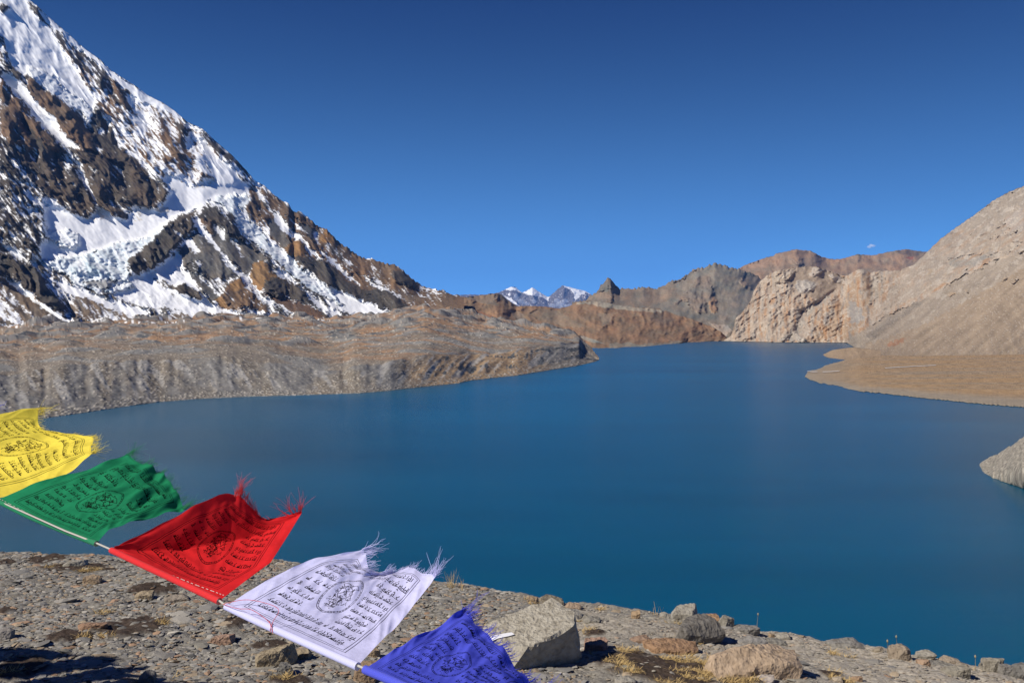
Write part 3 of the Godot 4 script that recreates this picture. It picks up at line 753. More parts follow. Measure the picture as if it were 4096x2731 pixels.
func far_mountain() -> void:
	var crest := line([["z5", [1300, 430, 1400, 372, 1440, 345, 1640, 272, 1700, 260, 1720, 240, 1800, 225, 1885, 203, 1960, 215, 2010, 215, 2060, 240, 2150, 280]],
		["z6", [440, 770, 520, 790, 620, 790, 780, 745, 930, 755, 1080, 720, 1240, 698, 1340, 712, 1440, 722, 1600, 760]]])
	var foot := pairs([720, 300, 1000, 300])
	var foot_d := pairs([720, 6900, 1000, 6900])
	var crest_d := pairs([720, 9000, 800, 9400, 1000, 10500])
	var ch := Chart.new(715, 235, 1000, 305)
	ch_hill = ch
	ch.add(PackedVector2Array(), [Color(0.285, 0.20, 0.138), 0, 0.0, 0.5])
	ch.add(spts("z5", [1400, 372, 1440, 345, 1640, 272, 1600, 330, 1500, 400, 1440, 400]), [Color(0.272, 0.192, 0.134), 0, 198.0, 0.8])
	ch.add(spts("z5", [1700, 300, 1750, 285, 1770, 330, 1740, 370, 1690, 400, 1720, 340]), [Color(0.272, 0.192, 0.134), 0, 154.0, 0.8])
	ch.add(spts("z5", [1960, 215, 2010, 215, 2060, 240, 2150, 280, 2200, 295, 2120, 310, 2040, 260]), [Color(0.272, 0.192, 0.134), 0, 132.0, 0.8])
	ch.add(spts("z5", [1840, 290, 1890, 215, 1920, 260, 1960, 330, 1900, 340]), [Color(0.275, 0.195, 0.135), 0, -90.0, 1.2])
	ch.add(spts("z6", [400, 835, 450, 810, 520, 840, 660, 880, 650, 905, 540, 880]), [Color(0.272, 0.192, 0.134), 0, 132.0, 0.8])
	ch.add(spts("z6", [680, 800, 860, 790, 950, 790, 1030, 800, 1100, 800, 1180, 830, 1060, 850, 960, 850, 900, 810, 760, 805]), [Color(0.272, 0.192, 0.134), 0, 110.0, 0.8])
	ch.add(spts("z6", [690, 870, 760, 910, 700, 900]), [Color(0.272, 0.192, 0.134), 0, 110.0, 0.8])
	ch.add(spts("z6", [540, 815, 600, 820, 660, 850, 600, 840]), [Color(0.272, 0.192, 0.134), 0, 110.0, 0.8])
	ch.add(spts("z6", [1140, 715, 1240, 698, 1340, 712, 1440, 722, 1320, 770, 1200, 750]), [Color(0.19, 0.145, 0.115), 0, 0.0, 0.3])
	ch.add(spts("z6", [1220, 770, 1330, 770, 1300, 790, 1240, 785]), [Color(0.26, 0.12, 0.085), 0, 0.0, 0.3])
	ch.add(spts("z6", [1010, 885, 1110, 885, 1060, 900]), [Color(0.272, 0.192, 0.134), 0, 110.0, 0.8])
	ch.add(spts("z6", [740, 750, 800, 742, 860, 752, 780, 760]), [Color(0.20, 0.16, 0.12), 0, 0.0, 0.3])
	ch.soften(2, 4, 2)
	var o := slope("far_brown_mountain", 722, 992, 0.9, 80, foot, foot_d, crest, crest_d, 0.0, far_look, 0.5)
	tag(o, "distant tan and brown mountain behind the limestone cliff", "mountain", "", "structure")

func far_look(x: float, y: float, s: float) -> Color:
	var c := hill_look(x, y, s)
	dd = dd * 1.3 - n_ridge.get_noise_2d(x * 0.7 + 40.0, y * 0.5) * 90.0
	return c

# ---------------------------------------------------------------- limestone cliff and right hillside
var ch_lime: Chart
func lime_look(x: float, y: float, s: float) -> Color:
	var wx := n_mid.get_noise_2d(x * 2.0, y * 2.0) * 4.0 + n_fine.get_noise_2d(x, y) * 1.5
	var wy := n_mid.get_noise_2d(x * 2.0 + 200.0, y * 2.0) * 3.0
	var k: Array = ch_lime.kinds[ch_lime.pick(x + wx, y + wy)]
	var rough: float = k[3]
	var stain: float = k[1]
	var fine := n_fine.get_noise_2d(x * 2.0, y * 1.6)
	var mid := n_mid.get_noise_2d(x, y)
	# bedding leans up to the right, joints run down
	var a := x * 0.55 + y * 0.83
	var b := x * 0.83 - y * 0.55
	var bed := n_ridge.get_noise_2d(a * 1.5, b * 0.45)
	var joint := n_ridge.get_noise_2d(x * 2.3 + 90.0, y * 0.7)
	var near := clampf((x - 850.0) / 120.0, 0, 1)
	var size := lerpf(1.0, 0.5, near)
	dd = ch_lime.proud(x, y) * 0.55 - (bed * lerpf(16.0, 44.0, near) + joint * lerpf(17.0, 4.0, near) + fine * 3.0 + mid * 9.0) * rough * size - n_ridge.get_noise_2d(a * 2.6, b * 0.9) * 26.0 * near * rough * size - (n_ridge.get_noise_2d(a * 4.0, b * 1.3) * 17.0 + n_ridge.get_noise_2d(x * 5.5, y * 2.6 + 50.0) * 12.0) * rough * size - mid * 18.0 * size - n_big.get_noise_2d(x, y) * 40.0 * size
	var col: Color = k[0]
	if stain > 0.0:
		var st := clampf((lerpf(n_mid.get_noise_2d(x * 3.2, y * 0.55), n_mid.get_noise_2d(a * 2.4, b * 0.5), near) + 0.02) * 2.6, 0, 1)
		col = col.lerp(Color(0.37, 0.215, 0.115), st * stain)
		var gs := clampf((lerpf(n_mid.get_noise_2d(x * 2.6 + 70.0, y * 0.8), n_mid.get_noise_2d(a * 1.8 + 70.0, b * 0.7), near) - 0.08) * 2.6, 0, 1)
		col = col.lerp(Color(0.25, 0.235, 0.215), gs * stain * 0.8)
		var pale := clampf((n_mid.get_noise_2d(a * 2.6 + 11.0, b * 1.1) + fine * 0.3 - 0.14) * 5.0, 0, 1)
		col = col.lerp(Color(0.46, 0.405, 0.335), pale * 0.6)
		dd -= pale * 10.0 * size * near
	else:
		var down := x * 0.62 + y * 0.78
		var across := x * 0.78 + y * 0.62
		var sw := n_mid.get_noise_2d((x * 0.6 + y * 0.8) * 2.0, (x * 0.8 - y * 0.6) * 0.22)
		col *= 1.0 + sw * 0.30
		var oc := (0.0 if rough > 0.13 else 1.0) * clampf((n_mid.get_noise_2d(a * 1.7 + 20.0, b * 0.9) + fine * 0.25 - 0.24) * 6.0, 0, 1)
		col = col.lerp(Color(0.40, 0.345, 0.28), oc * 0.8)
		dd -= oc * 9.0 * size
		var stone := n_plain.get_noise_2d(x * 0.8, y * 1.1)
		if stone > 0.86:
			col = Color(0.42, 0.365, 0.30)
		elif stone < -0.90:
			col *= 0.62
	return col * (1.0 + fine * (0.10 if rough < 0.2 else 0.24) + mid * 0.14)

func limestone() -> void:
	var crest := line([["z5", [1240, 990, 1275, 984, 1340, 935, 1360, 870, 1372, 790, 1430, 740, 1500, 650, 1530, 560, 1570, 490, 1640, 430]],
		["z6", [0, 905, 170, 870, 380, 858, 500, 900, 640, 948, 690, 940, 760, 900, 820, 880, 900, 918, 1000, 900, 1190, 898, 1210, 880, 1300, 850, 1440, 720, 1560, 600, 1700, 500, 1900, 360, 2060, 240, 2200, 160, 2352, 100, 2800, -120]]])
	var foot := line([["z5", [1200, 992, 1275, 988]], ["z7", [0, 158, 680, 162, 700, 175, 760, 215, 800, 260, 900, 300, 1300, 312, 2352, 300, 2800, 295]]])
	var foot_d := PackedVector2Array()
	for i in 90:
		var x := 700.0 + i * 4.5
		foot_d.append(Vector2(x, (EYE - 1.0) * F / (val(foot, x) - HY)))
	var crest_d := pairs([700, 4150, 735, 4300, 760, 4700, 850, 4800, 900, 4700, 925, 4500, 960, 4000, 1024, 3500, 1100, 3100])
	var ch := Chart.new(715, 130, 1105, 365)
	ch_lime = ch
	var tan_ := Color(0.40, 0.325, 0.25)
	var scree := Color(0.305, 0.252, 0.195)
	var sand := Color(0.302, 0.235, 0.168)
	ch.add(PackedVector2Array(), [tan_, 0.75, -20.0, 1.0])
	ch.add(spts("z6", [0, 900, 200, 865, 400, 850, 640, 950, 640, 1020, 600, 1080, 420, 1170, 300, 1150, 240, 1050, 100, 1000]), [Color(0.32, 0.25, 0.185), 0.0, 20.0, 0.3])
	ch.add(spts("z6", [310, 940, 360, 870, 420, 865, 450, 900, 400, 950, 340, 960]), [Color(0.42, 0.36, 0.30), 0.15, -40.0, 1.0])
	ch.add(spts("z6", [190, 1000, 260, 980, 380, 1010, 380, 1060, 300, 1100, 230, 1100, 190, 1040]), [Color(0.40, 0.36, 0.31), 0.1, -20.0, 0.8])
	ch.add(spts("z6", [510, 960, 560, 940, 640, 1000, 620, 1020, 540, 1000]), [Color(0.42, 0.36, 0.30), 0.1, -30.0, 0.9])
	ch.add(spts("z6", [0, 900, 170, 890, 170, 950, 100, 1010, 0, 1020]), [Color(0.40, 0.33, 0.25), 0.3, -50.0, 1.2])
	ch.add(spts("z6", [160, 1560, 200, 1400, 240, 1270, 330, 1210, 420, 1180, 600, 1070, 440, 1210, 330, 1300, 250, 1440, 220, 1567]), [Color(0.33, 0.29, 0.24), 0.3, 120.0, 1.0])
	ch.add(spts("z6", [440, 1180, 600, 1070, 560, 1090, 400, 1215, 340, 1250]), [Color(0.35, 0.29, 0.225), 0.3, 260.0, 1.0])
	ch.add(spts("z6", [900, 960, 1000, 930, 1050, 980, 1040, 1080, 960, 1180, 930, 1240, 890, 1200, 900, 1080]), [Color(0.33, 0.28, 0.22), 0.5, 130.0, 1.8])
	ch.add(spts("z6", [390, 1370, 500, 1220, 640, 1190, 700, 1060, 720, 1000, 800, 900, 870, 930, 900, 1020, 900, 1300, 820, 1450, 700, 1540, 500, 1567, 300, 1567]), [Color(0.39, 0.29, 0.20), 1.0, -50.0, 1.1])
	ch.add(spts("z6", [700, 1180, 760, 1200, 840, 1330, 820, 1400, 700, 1400, 690, 1280]), [Color(0.33, 0.30, 0.265), 0.2, -30.0, 0.8])
	# the right hillside: bedrock above, scree below
	ch.add(spts("z6", [1060, 1100, 1210, 900, 1440, 720, 1560, 600, 1900, 360, 2352, 60, 2900, -200, 2900, 560, 2352, 700, 2000, 800, 1800, 900, 1500, 1050, 1250, 1180, 1000, 1300]), [Color(0.355, 0.295, 0.232), 0.3, -6.0, 1.25])
	ch.add(spts("z6", [1700, 500, 1900, 360, 2060, 240, 2352, 100, 2352, 330, 2100, 420, 1850, 520]), [Color(0.33, 0.278, 0.22), 0.08, 6.0, 0.7])
	ch.add(spts("z6", [1640, 790, 1830, 740, 2040, 770, 2030, 810, 1900, 870, 1830, 850, 1700, 880, 1650, 870]), [Color(0.31, 0.275, 0.23), 0.7, -14.0, 0.7])
	ch.add(spts("z6", [2150, 420, 2352, 300, 2352, 520, 2280, 550, 2180, 480]), [Color(0.36, 0.31, 0.26), 0.25, -10.0, 0.8])
	ch.add(spts("z6", [680, 1567, 900, 1420, 1060, 1310, 1300, 1230, 1500, 1110, 1800, 940, 2100, 800, 2352, 720, 2900, 560, 2900, 1700, 680, 1700]), [scree, 0.0, 6.0, 0.12])
	ch.add(spts("z6", [960, 1560, 1350, 1430, 1600, 1300, 1900, 1130, 2200, 960, 2352, 880, 2900, 600, 2900, 1800, 800, 1800, 860, 1600]), [sand, 0.0, 2.0, 0.14])
	ch.add(spts("z6", [840, 1530, 1100, 1330, 1400, 1180, 1440, 1180, 1160, 1360, 900, 1540]), [Color(0.27, 0.23, 0.185), 0.0, 8.0, 0.3])
	for q in [[1630, 1150, 1700, 1100], [2130, 1000, 2190, 965], [1420, 960, 1500, 890], [1440, 1070, 1480, 1000], [1780, 1110, 1830, 1085], [2240, 1010, 2290, 985], [1900, 1170, 1940, 1150], [2010, 1080, 2060, 1060], [1920, 880, 1960, 860], [2040, 700, 2080, 670]]:
		ch.add(spts("z6", [q[0], q[1], lerpf(q[0], q[2], 0.4), q[3], q[2], q[3], q[2], lerpf(q[3], q[1], 0.3), lerpf(q[0], q[2], 0.4), q[1] + 6]), [Color(0.36, 0.285, 0.205), 0.3, -26.0, 0.8])
	ch.add(spts("z7", [1050, 190, 1160, 130, 1260, 110, 1180, 170, 1080, 210]), [Color(0.33, 0.19, 0.115), 0.0, 0.0, 0.15])
	ch.add(spts("z7", [40, 150, 130, 70, 190, 50, 250, 110, 300, 150]), [Color(0.36, 0.32, 0.27), 0.1, -10.0, 1.6])
	ch.soften(2, 3, 2)
	var o := slope("limestone_hillside", 718, 1100, 0.95, 280, foot, foot_d, crest, crest_d, 0.1, lime_look, 0.7)
	tag(o, "tan limestone cliff and scree hillside on the right shore", "hillside", "", "structure")

# ---------------------------------------------------------------- flats on the right shore
func spit() -> void:
	var low := line([["z7", [280, 487, 330, 515, 420, 545, 600, 572, 680, 600, 780, 625, 1000, 645, 1350, 685, 1600, 710, 1900, 745, 2352, 780, 2900, 830]]])
	var up := line([["z7", [280, 483, 310, 432, 400, 410, 480, 377, 600, 345, 645, 327, 700, 314, 800, 298, 1000, 284, 1500, 286, 2352, 270, 2900, 262]]])
	var x0 := 804.7
	var x1 := 1100.0
	var step := 0.8
	var w := int((x1 - x0) / step) + 1
	var h := 130
	var p := PackedVector3Array()
	var c := PackedColorArray()
	p.resize(w * h)
	c.resize(w * h)
	for i in w:
		var x := x0 + i * step
		var yl := val(low, x) + n_soft.get_noise_2d(x * 0.22, 5.0) * 0.6 + n_soft.get_noise_2d(x * 0.8, 5.0) * 0.2
		var yu := val(up, x) + n_soft.get_noise_2d(x * 0.3, 15.0) * 0.2
		var inland := clampf((x - 805.0) / 60.0, 0, 1)
		for j in h:
			var t := float(j) / (h - 1)
			var y := lerpf(yl, yu, t)
			var rise := minf(smoothstep(0.0, 0.05, t) * 0.8 + t * 7.0 * inland, 30.0)
			rise *= lerpf(smoothstep(1.0, 0.94, t) * 0.7, 1.0, smoothstep(848.0, 862.0, x))
			rise += -2.5 * (1.0 - smoothstep(0.0, 0.012, t)) - 0.2 * float(t <= 0.0)
			var d := (EYE - rise) * F / (y - HY)
			var wxm := (x - CX) / F * d
			var bump := n_mid.get_noise_2d(wxm * 0.06, d * 0.06) * 0.9 + n_fine.get_noise_2d(wxm * 0.12, d * 0.12) * 0.35
			p[j * w + i] = Vector3(wxm, rise + bump * smoothstep(0.0, 0.1, t), -d)
			var band := n_mid.get_noise_2d(wxm * 0.05, d * 0.20)
			var fine := n_fine.get_noise_2d(wxm * 0.16, d * 0.5)
			var grain := n_fine.get_noise_2d(wxm * 0.5, d * 0.9)
			var grass := smoothstep(0.10, 0.26, t) * inland
			var col := Color(0.285, 0.238, 0.182).lerp(Color(0.315, 0.212, 0.118), clampf(grass * (0.8 + band * 0.8), 0, 1))
			col *= 1.0 + fine * 0.42 * (0.3 + grass) + grain * 0.18 + band * 0.14
			c[j * w + i] = col
	var o := mesh_node(grid_mesh(p, c, w, h), earth, "grass_flat")
	tag(o, "flat tan grassy delta reaching into the lake on the right", "shore flat", "", "structure")
	# the low mound at the corner of the flat
	var crest := line([["z7", [385, 291, 430, 283, 480, 262, 540, 232, 600, 222, 730, 206, 800, 212, 900, 222, 1000, 235]]])
	var foot := line([["z7", [385, 293, 540, 311, 650, 326, 1000, 342]]])
	var fd := PackedVector2Array()
	var cd := PackedVector2Array()
	for i in 40:
		var x := 812.0 + i * 2.0
		var d := (EYE + 0.5) * F / (val(foot, x) - HY)
		fd.append(Vector2(x, d))
		cd.append(Vector2(x, d + 190.0))
	var m := slope("shore_mound", 815.8, 881, 0.7, 40, foot, fd, crest, cd, 0.2, mound_look, 0.0)
	tag(m, "low tan mound at the lake edge behind the grassy flat", "mound", "", "structure")
	# the frozen stream across the flat
	for seg in [[[450, 437, 520, 434, 610, 427], 1.6], [[1040, 401, 1150, 394, 1300, 385, 1400, 380, 1520, 375], 2.2], [[305, 428, 350, 436, 400, 436], 2.4]]:
		var pts := spts("z7", seg[0])
		var st := SurfaceTool.new()
		st.begin(Mesh.PRIMITIVE_TRIANGLES)
		var l := []
		var r := []
		for q in pts:
			for s in 2:
				var yy: float = q.y + (-0.16 if s == 0 else 0.16)
				var hgt := spit_height(q.x, yy, val(low, q.x), val(up, q.x)) + 1.0
				var d := (EYE - hgt) * F / (yy - HY)
				(l if s == 0 else r).append(Vector3((q.x - CX) / F * d, hgt, -d))
		for i in pts.size() - 1:
			for v in [l[i], l[i + 1], r[i], r[i], l[i + 1], r[i + 1]]:
				st.add_vertex(v)
		st.generate_normals()
		var ice := matte(Color(0.80, 0.82, 0.84), 0.6)
		ice.resource_name = "stream_ice"
		var so := mesh_node(st.commit(), ice, "frozen_stream")
		tag(so, "thin white frozen stream crossing the grassy flat", "stream", "", "structure")

func spit_height(x: float, y: float, yl: float, yu: float) -> float:
	var t := clampf((y - yl) / (yu - yl), 0, 1)
	var inland := clampf((x - 805.0) / 60.0, 0, 1)
	return smoothstep(0.0, 0.05, t) * 0.8 + t * 7.0 * inland

func mound_look(x: float, y: float, s: float) -> Color:
	dd = -n_mid.get_noise_2d(x, y) * 14.0
	return Color(0.29, 0.215, 0.145) * (1.0 + n_fine.get_noise_2d(x * 2.0, y * 2.0) * 0.2 + n_mid.get_noise_2d(x, y * 2.0) * 0.15)

func shore_point() -> void:
	var low := line([["z7", [1930, 1325, 1945, 1345, 1960, 1382, 2060, 1442, 2200, 1492, 2352, 1540, 2900, 1720]]])
	var up := line([["z7", [1930, 1315, 1945, 1290, 1965, 1272, 2100, 1220, 2260, 1125, 2352, 1060, 2500, 960, 2900, 700]]])
	var x0 := 979.6
	var x1 := 1095.0
	var step := 0.55
	var w := int((x1 - x0) / step) + 1
	var h := 150
	var p := PackedVector3Array()
	var c := PackedColorArray()
	p.resize(w * h)
	c.resize(w * h)
	for i in w:
		var x := x0 + i * step
		var yl := val(low, x) + n_soft.get_noise_2d(x * 0.2, 5.0) * 0.8
		var yu := val(up, x) + n_soft.get_noise_2d(x * 0.2, 25.0) * 0.8
		var far_d := EYE * F / (yu - HY)
		for j in h:
			var t := float(j) / (h - 1)
			var y := lerpf(yl, yu, t)
			var top := clampf((x - 979.0) * 0.42, 0, 26)
			var rise := top * (1.0 - pow(1.0 - t, 1.6)) - 2.0 * float(j == 0)
			var d := (EYE - rise) * F / (y - HY)
			var wxm := (x - CX) / F * d
			var e := smoothstep(0.0, 0.08, t)
			var st := n_plain.get_noise_2d(wxm * 0.55, d * 0.55)
			var bump := n_mid.get_noise_2d(wxm * 0.5, d * 0.5) * 1.0 + n_fine.get_noise_2d(wxm * 1.0, d * 1.0) * 0.55
			p[j * w + i] = Vector3(wxm, rise + bump * e, -d)
			var fine := n_fine.get_noise_2d(wxm * 1.7, d * 1.7)
			var col := Color(0.26, 0.235, 0.195) * (1.0 + fine * 0.4 + bump * 0.1)
			if st > 0.55: col = Color(0.36, 0.33, 0.27) * (1.0 + fine * 0.3)
			elif st < -0.7: col = Color(0.16, 0.145, 0.125)
			c[j * w + i] = col
	var o := mesh_node(grid_mesh(p, c, w, h), earth, "shore_point")
	tag(o, "small grey rubble point jutting into the lake at the right edge", "shore", "", "structure")

# ---------------------------------------------------------------- snow peaks far behind
func peak_look(x: float, y: float, s: float) -> Color:
	var wx := n_mid.get_noise_2d(x * 3.0, y * 3.0) * 2.2 + n_fine.get_noise_2d(x * 2.0, y * 2.0) * 0.8
	var k: Array = ch_hill.kinds[ch_hill.pick(x + wx, y + wx * 0.6)]
	var fine := n_fine.get_noise_2d(x * 4.0, y * 3.0)
	dd = ch_hill.proud(x, y) - n_ridge.get_noise_2d(x * 2.4, y * 1.4) * 430.0 * float(k[3]) - n_mid.get_noise_2d(x * 2.0, y * 2.0) * 260.0
	var snow := 1.0 if float(k[1]) + fine * 0.6 > 0.5 else 0.0
	return (Color(k[0]) * (1.0 + fine * 0.3)).lerp(SNOW, snow)

func far_peaks() -> void:
	var crest := line([["m3", [-200, 290, -60, 282, 60, 285, 160, 285, 290, 255, 370, 215, 435, 190, 480, 200, 550, 262, 600, 240, 675, 198, 760, 255, 850, 310, 880, 303, 950, 240, 1030, 175, 1120, 198, 1220, 225, 1300, 242, 1370, 285, 1450, 330]]])
	var foot := pairs([440, 312, 620, 312])
	var foot_d := pairs([440, 33000, 620, 33000])
	var crest_d := pairs([440, 38500, 620, 38500])
	var ch := Chart.new(445, 275, 612, 315)
	ch_hill = ch
	ch.add(PackedVector2Array(), [Color(0.15, 0.14, 0.14), 0.2, 0.0, 0.8])
	ch.add(spts("m3", [340, 225, 435, 185, 490, 200, 560, 265, 540, 270, 470, 225, 420, 240]), [SNOW, 0.9, 0.0, 0.4])
	ch.add(spts("m3", [550, 262, 675, 195, 860, 315, 880, 303, 862, 360, 800, 320, 740, 305, 640, 290]), [SNOW, 1.0, 0.0, 0.2])
	ch.add(spts("m3", [1030, 172, 1120, 196, 1310, 240, 1370, 285, 1300, 265, 1230, 310, 1160, 365, 1170, 290, 1130, 230, 1050, 195]), [SNOW, 0.95, 0.0, 0.3])
	ch.add(spts("m3", [370, 265, 410, 260, 410, 300, 380, 290]), [SNOW, 0.7, 0.0, 0.5])
	ch.add(spts("m3", [350, 310, 420, 320, 520, 420, 440, 380]), [SNOW, 0.75, 0.0, 0.5])
	ch.add(spts("m3", [1240, 320, 1300, 270, 1350, 290, 1300, 350]), [Color(0.15, 0.12, 0.12), 0.35, 0.0, 0.6])
	ch.soften(2, 2, 1)
	var o := slope("far_snow_peaks", 447, 609, 0.6, 70, foot, foot_d, crest, crest_d, 0.0, peak_look, 0.3)
	tag(o, "distant hazy snow peaks beyond the saddle", "mountain", "", "structure")

func clouds() -> void:
	# mist hanging in the saddle below the far peaks, and one small puff over the right ridge
	var rng := RandomNumberGenerator.new()
	rng.seed = 61
	var m := matte(Color(0.96, 0.97, 1.0), 1.0)
	m.transparency = BaseMaterial3D.TRANSPARENCY_ALPHA
	m.albedo_color.a = 0.22
	m.vertex_color_use_as_albedo = false
	m.resource_name = "mist"
	for q in [["white mist in the saddle below the right far peak", [[553.0, 305.0, 9.0, 4.0], [561.0, 304.0, 10.0, 5.5], [569.0, 305.5, 10.0, 4.0], [557.0, 300.5, 6.0, 5.0], [565.0, 300.5, 7.0, 4.0]], 31500.0],
			["thin white mist below the left far peak", [[516.0, 297.0, 5.0, 8.0], [521.0, 301.0, 7.0, 5.0], [526.0, 303.0, 7.0, 3.0], [534.0, 301.0, 5.0, 4.0]], 31500.0],
			["tiny white cloud above the right ridge", [[869.5, 246.5, 5.0, 2.6], [873.0, 245.5, 5.0, 2.2], [871.0, 244.6, 3.5, 1.8]], 15000.0]]:
		var st := SurfaceTool.new()
		st.begin(Mesh.PRIMITIVE_TRIANGLES)
		for b in q[1]:
			var u: float = q[2] / F
			var ball := SphereMesh.new()
			ball.radial_segments = 20
			ball.rings = 10
			var c := at(b[0], b[1], q[2] + rng.randf_range(-1.0, 1.0) * b[2] * u)
			st.append_from(ball, 0, Transform3D(Basis(Vector3(0, 0, 1), rng.randf_range(-0.3, 0.3)).scaled(Vector3(b[2] * u, b[3] * u, b[2] * u)), c))
		var o := mesh_node(st.commit(), m, "cloud")
		tag(o, q[0], "cloud", "", "stuff")

# ---------------------------------------------------------------- the near ridge
const RIM := [-9.0, 7.3, -1.86, -4.38, 7.0, -1.966, -2.07, 7.0, -2.01, -0.69, 6.9, -2.13, 0.39, 6.6, -2.24, 1.33, 6.5, -2.28, 1.88, 6.2, -2.32, 2.48, 6.0, -2.344, 3.44, 5.5, -2.37, 7.0, 4.4, -2.6]
const NEAR := [-9.0, -1.42, -4.0, -1.45, -1.0, -1.55, 1.5, -1.60, 3.0, -1.75, 7.0, -2.1]
var rim_d: PackedVector2Array
var rim_h: PackedVector2Array
var near_h: PackedVector2Array
var soil_spots := []

func ground_y(x: float, z: float) -> float:      # measured from the eye
	var d := -z
	var rd := val(rim_d, x) + n_soft.get_noise_2d(x * 0.9, 3.0) * 0.12
	var rh := val(rim_h, x) + n_soft.get_noise_2d(x * 1.7, 8.0) * 0.025
	var t := (d - 2.5) / (rd - 2.5)
	var y := lerpf(val(near_h, x), rh, minf(t, 1.0))
	if t > 1.0:
		var e := d - rd
		y -= e * 0.35 + e * e * 0.45 if e < 1.0 else 0.8 + (e - 1.0) * 1.1
	y += n_soft.get_noise_2d(x * 0.8, z * 0.8) * 0.03 * minf(1.0, absf(1.15 - t) * 4.0)
	return y

func ground_hit(px: float, py: float) -> Vector3:
	var d := 2.6
	while d < 9.0:
		var p := at(px, py, d)
		if p.y - EYE < ground_y(p.x, p.z):
			return p
		d += 0.01
	var x := (px - CX) / F * 6.3
	var rd := val(rim_d, x)
	x = (px - CX) / F * rd
	return Vector3(x, EYE + ground_y(x, -rd), -rd)

func soil_at(x: float, z: float) -> float:
	var v := -0.35 + n_soft.get_noise_2d(x * 1.1 + 5.0, z * 1.6) * 0.35
	for q in soil_spots:
		var dx: float = (x - q[0]) / q[2]
		var dz: float = (z - q[1]) / q[3]
		var e := dx * dx + dz * dz
		if e < 2.2:
			v = maxf(v, 0.85 - e * 0.62)
	v += n_soft.get_noise_2d(x * 5.0, z * 7.0) * 0.3 + n_soft.get_noise_2d(x * 17.0, z * 17.0) * 0.2
	return clampf(v * 3.0, 0.0, 1.0)

func rock_mesh(rng: RandomNumberGenerator, su: int, sv: int, planes: Array, rough: float, grain: float) -> ArrayMesh:
	# a block cut by planes [normal, distance], then weathered
	var pts := PackedVector3Array()
	var o := rng.randf() * 100.0
	for j in sv + 1:
		var th := PI * j / sv
		for i in su:
			var ph := TAU * (i + 0.5 * (j % 2)) / su
			var dir := Vector3(sin(th) * cos(ph), cos(th), sin(th) * sin(ph))
			var rr := 10.0
			for q in planes:
				var k: float = (q[0] as Vector3).dot(dir)
				if k > 1e-3:
					rr = minf(rr, float(q[1]) / k)
			rr *= 1.0 + rough * n_soft.get_noise_3d(dir.x * 2.5 + o, dir.y * 2.5, dir.z * 2.5) + grain * n_soft.get_noise_3d(dir.x * 9.0, dir.y * 9.0 + o, dir.z * 9.0)
			pts.append(dir * rr)
	var v := PackedVector3Array()
	var n := PackedVector3Array()
	for j in sv:
		for i in su:
			var a := pts[j * su + i]
			var b := pts[j * su + (i + 1) % su]
			var c := pts[(j + 1) * su + i]
			var d := pts[(j + 1) * su + (i + 1) % su]
			var quads := [[a, b, c], [b, d, c]] if j % 2 == 0 else [[a, d, c], [a, b, d]]
			for t in quads:
				var nn: Vector3 = (t[1] - t[0]).cross(t[2] - t[0])
				if nn.length() < 1e-12: continue
				nn = nn.normalized()
				if nn.dot(t[0] + t[1] + t[2]) < 0.0: nn = -nn
				var face := [t[0], t[1], t[2]]
				if (t[1] - t[0]).cross(t[2] - t[0]).dot(t[0] + t[1] + t[2]) > 0.0: face = [t[0], t[2], t[1]]
				for q in face:
					v.append(q)
					n.append(nn)
	var arr := []
	arr.resize(Mesh.ARRAY_MAX)
	arr[Mesh.ARRAY_VERTEX] = v
	arr[Mesh.ARRAY_NORMAL] = n
	var m := ArrayMesh.new()
	m.add_surface_from_arrays(Mesh.PRIMITIVE_TRIANGLES, arr)
	return m

func random_planes(rng: RandomNumberGenerator, w: float, h: float, dp: float, cuts: int) -> Array:
	var planes := []
	var e := Vector3(w * 0.5, h * 0.5, dp * 0.5)
	for q in [Vector3(1, 0, 0), Vector3(-1, 0, 0), Vector3(0, 1, 0), Vector3(0, -1, 0), Vector3(0, 0, 1), Vector3(0, 0, -1)]:
		var nn: Vector3 = (q + Vector3(rng.randf_range(-0.25, 0.25), rng.randf_range(-0.12, 0.12), rng.randf_range(-0.25, 0.25))).normalized()
		planes.append([nn, absf(q.x) * e.x + absf(q.y) * e.y + absf(q.z) * e.z])
	for k in cuts:
		var nn := Vector3(rng.randfn(), rng.randfn() * 0.8, rng.randfn())
		nn = Vector3(nn.x / e.x, nn.y / e.y, nn.z / e.z).normalized()
		var reach := Vector3(nn.x * e.x, nn.y * e.y, nn.z * e.z).length()
		planes.append([nn, reach * rng.randf_range(0.95, 1.2)])
	return planes

func stone_material(bump: float) -> StandardMaterial3D:
	var m := matte(Color(1, 1, 1), 0.95)
	var nt := noise_image(0.02, 44, 512)
	nt.noise.fractal_octaves = 5
	var g := Gradient.new()
	g.set_color(0, Color(0.62, 0.60, 0.58))
	g.set_color(1, Color(1.0, 1.0, 1.0))
	g.add_point(0.45, Color(0.88, 0.87, 0.86))
	nt.color_ramp = g
	m.albedo_texture = nt
	m.normal_enabled = true
	m.normal_texture = noise_image(0.04, 45, 512, 6.0)
	m.normal_scale = bump
	m.uv1_triplanar = true
	m.uv1_scale = Vector3(5, 5, 5)
	return m

const PALETTE := [[0.38, 0.365, 0.33], [0.50, 0.48, 0.43], [0.32, 0.315, 0.30], [0.44, 0.36, 0.26], [0.48, 0.33, 0.225], [0.20, 0.195, 0.185], [0.36, 0.345, 0.295]]
const TONE := ["mid grey", "pale grey", "slate grey", "tan", "orange brown", "dark grey", "greenish grey"]

func stone_color(rng: RandomNumberGenerator) -> int:
	return [0, 0, 0, 1, 1, 2, 2, 2, 3, 3, 4, 5, 6, 6][rng.randi() % 14]

